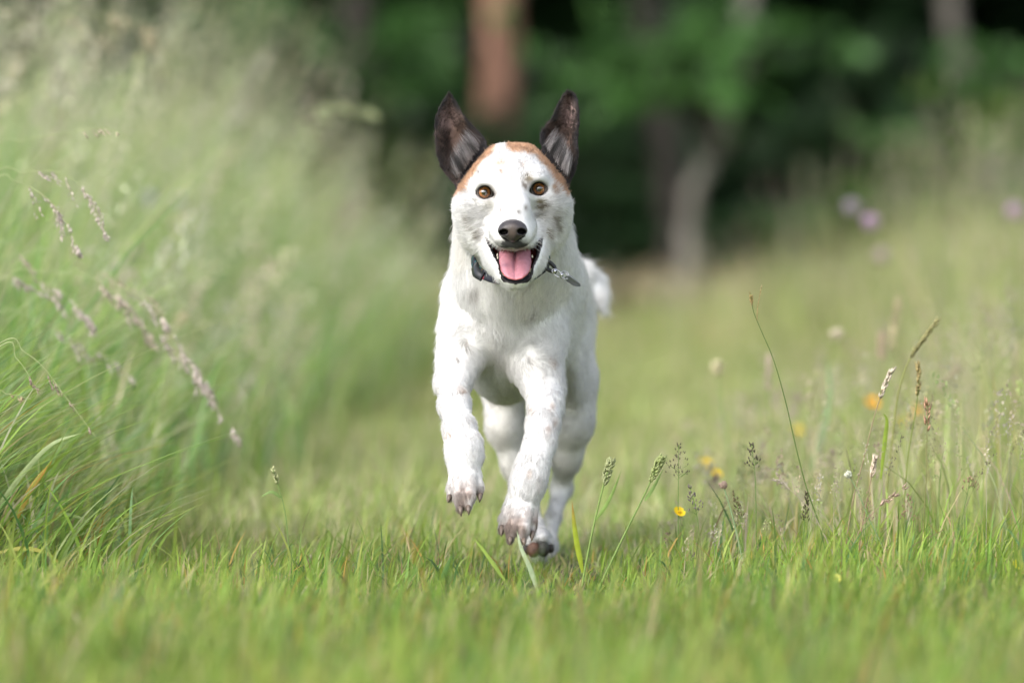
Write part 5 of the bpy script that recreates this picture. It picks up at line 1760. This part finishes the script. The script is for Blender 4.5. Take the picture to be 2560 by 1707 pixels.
def flower(name, label, px, py, y, size, col, centre, petals=5, group=None, ball=False):
    c = at(px, py, y)
    x0 = c[0] + RNG.uniform(-0.03, 0.03)
    g = np.array((x0, y, float(ground_z(x0, y)) - 0.003))
    root = empty(name, g)
    tag(root, label, 'flower', group)
    stem_mesh(root, np.array([g, (g + c) / 2 + np.array((RNG.uniform(-0.02, 0.02), 0, 0)), c]), max(0.0008, size * 0.07), (0.20, 0.30, 0.08))
    tilt = unit(np.array((RNG.uniform(-0.4, 0.4), -0.7, 0.7)))
    e1 = unit(np.cross(tilt, (0, 0, 1.0))); e2 = np.cross(tilt, e1)
    if ball:
        n = 130
        d = unit(RNG.normal(0, 1, (n, 3)) + np.array((0, 0, 0.35)))
        V, F, C = grains(c + d * size * 0.25, d, np.full(n, size * 0.75), col, 0.25, 0.35)
        mesh_obj('petal_tuft', V, F, M_PETAL, root, C, smooth_sh=False)
        V, F = tube(np.array([c - np.array((0, 0, size * 0.9)), c - np.array((0, 0, size * 0.4)), c]), np.array((0.12, 0.42, 0.30)) * size, 8)
        mesh_obj('calyx', V, F, M_STEM, root, const(len(V), (0.16, 0.20, 0.09)))
        return root
    for k in range(petals):
        a = 2 * math.pi * k / petals + 0.2
        d = e1 * math.cos(a) + e2 * math.sin(a)
        s = np.cross(tilt, d)
        rows = []
        for t, w, up in ((0.08, 0.10, 0.0), (0.4, 0.40, 0.10), (0.8, 0.52, 0.30), (1.0, 0.34, 0.42)):
            for u in (-1, 0, 1):
                rows.append(c + d * size * t + s * size * w * u + tilt * size * (up - 0.06 * (u == 0)))
        V = np.array(rows)
        F = np.array([[3 * i + j, 3 * i + j + 1, 3 * i + j + 4, 3 * i + j + 3] for i in range(3) for j in range(2)])
        mesh_obj('petal', V, F, M_PETAL, root, const(len(V), col))
    V, F, C = grains(c + RNG.normal(0, size * 0.10, (24, 3)), np.tile(tilt, (24, 1)) + RNG.normal(0, 0.3, (24, 3)), np.full(24, size * 0.4), centre, 0.2, 0.5)
    mesh_obj('stamens', V, F, M_PETAL, root, C, smooth_sh=False)
    return root


YE, YC_, OR = (0.85, 0.62, 0.02), (0.70, 0.48, 0.02), (0.85, 0.42, 0.02)
FY, FU = 'yellow buttercups in the meadow', 'pink and mauve meadow flowers far off'
for lab, px, py, y, s, c in (
        ('small sharp yellow buttercup beside the airy dark panicle', 1697, 1281, 0.10, 0.0080, YE),
        ('blurred yellow buttercup just above and right of the small sharp one', 1790, 1186, 0.85, 0.0095, YE),
        ('orange-yellow blurred buttercup behind the tall cream feathery head', 2180, 1008, 1.9, 0.013, OR),
        ('blurred orange buttercup right of the tall cream feathery head, upper of two', 2292, 1030, 2.4, 0.011, OR),
        ('blurred orange buttercup right of the tall cream feathery head, lower of two', 2258, 1056, 2.6, 0.012, OR),
        ('faint yellow buttercup blurred next to the long thin stem', 1998, 1078, 2.8, 0.010, YE),
        ('pale yellow buttercup between the two grass spikes and the blurred buttercup', 1762, 1160, 1.6, 0.011, YE),
        ('yellow buttercup near the lawn at the frame edge', 2545, 1414, -0.18, 0.0075, (0.80, 0.70, 0.05)),
        ('tiny pale yellow flower low in the foreground lawn', 2088, 1448, -0.30, 0.0075, (0.75, 0.72, 0.14))):
    flower('buttercup', lab, px, py, y, s, c, YC_, 5, FY)
for lab, px, py, y, c in (
        ('lilac blurred flower ball, first of the four over the distant grass', 2130, 518, 4.6, (0.44, 0.38, 0.46)),
        ('pink-mauve blurred flower ball just below the lilac one', 2176, 556, 4.2, (0.55, 0.38, 0.56)),
        ('pink blurred flower ball closest to the frame edge', 2536, 528, 4.4, (0.60, 0.44, 0.58)),
        ('faint pinkish flower ball lowest of the four over the distant grass', 2204, 640, 4.8, (0.52, 0.42, 0.42)),
        ('pale violet blurred flower in the tall grass, left one of the pair', 372, 500, 5.2, (0.55, 0.55, 0.66)),
        ('pale violet blurred flower in the tall grass, right one of the pair', 452, 508, 5.4, (0.55, 0.55, 0.64))):
    flower('knapweed', lab, px, py, y, 0.018, np.array(c) * 1.1, YC_, 5, FU, True)
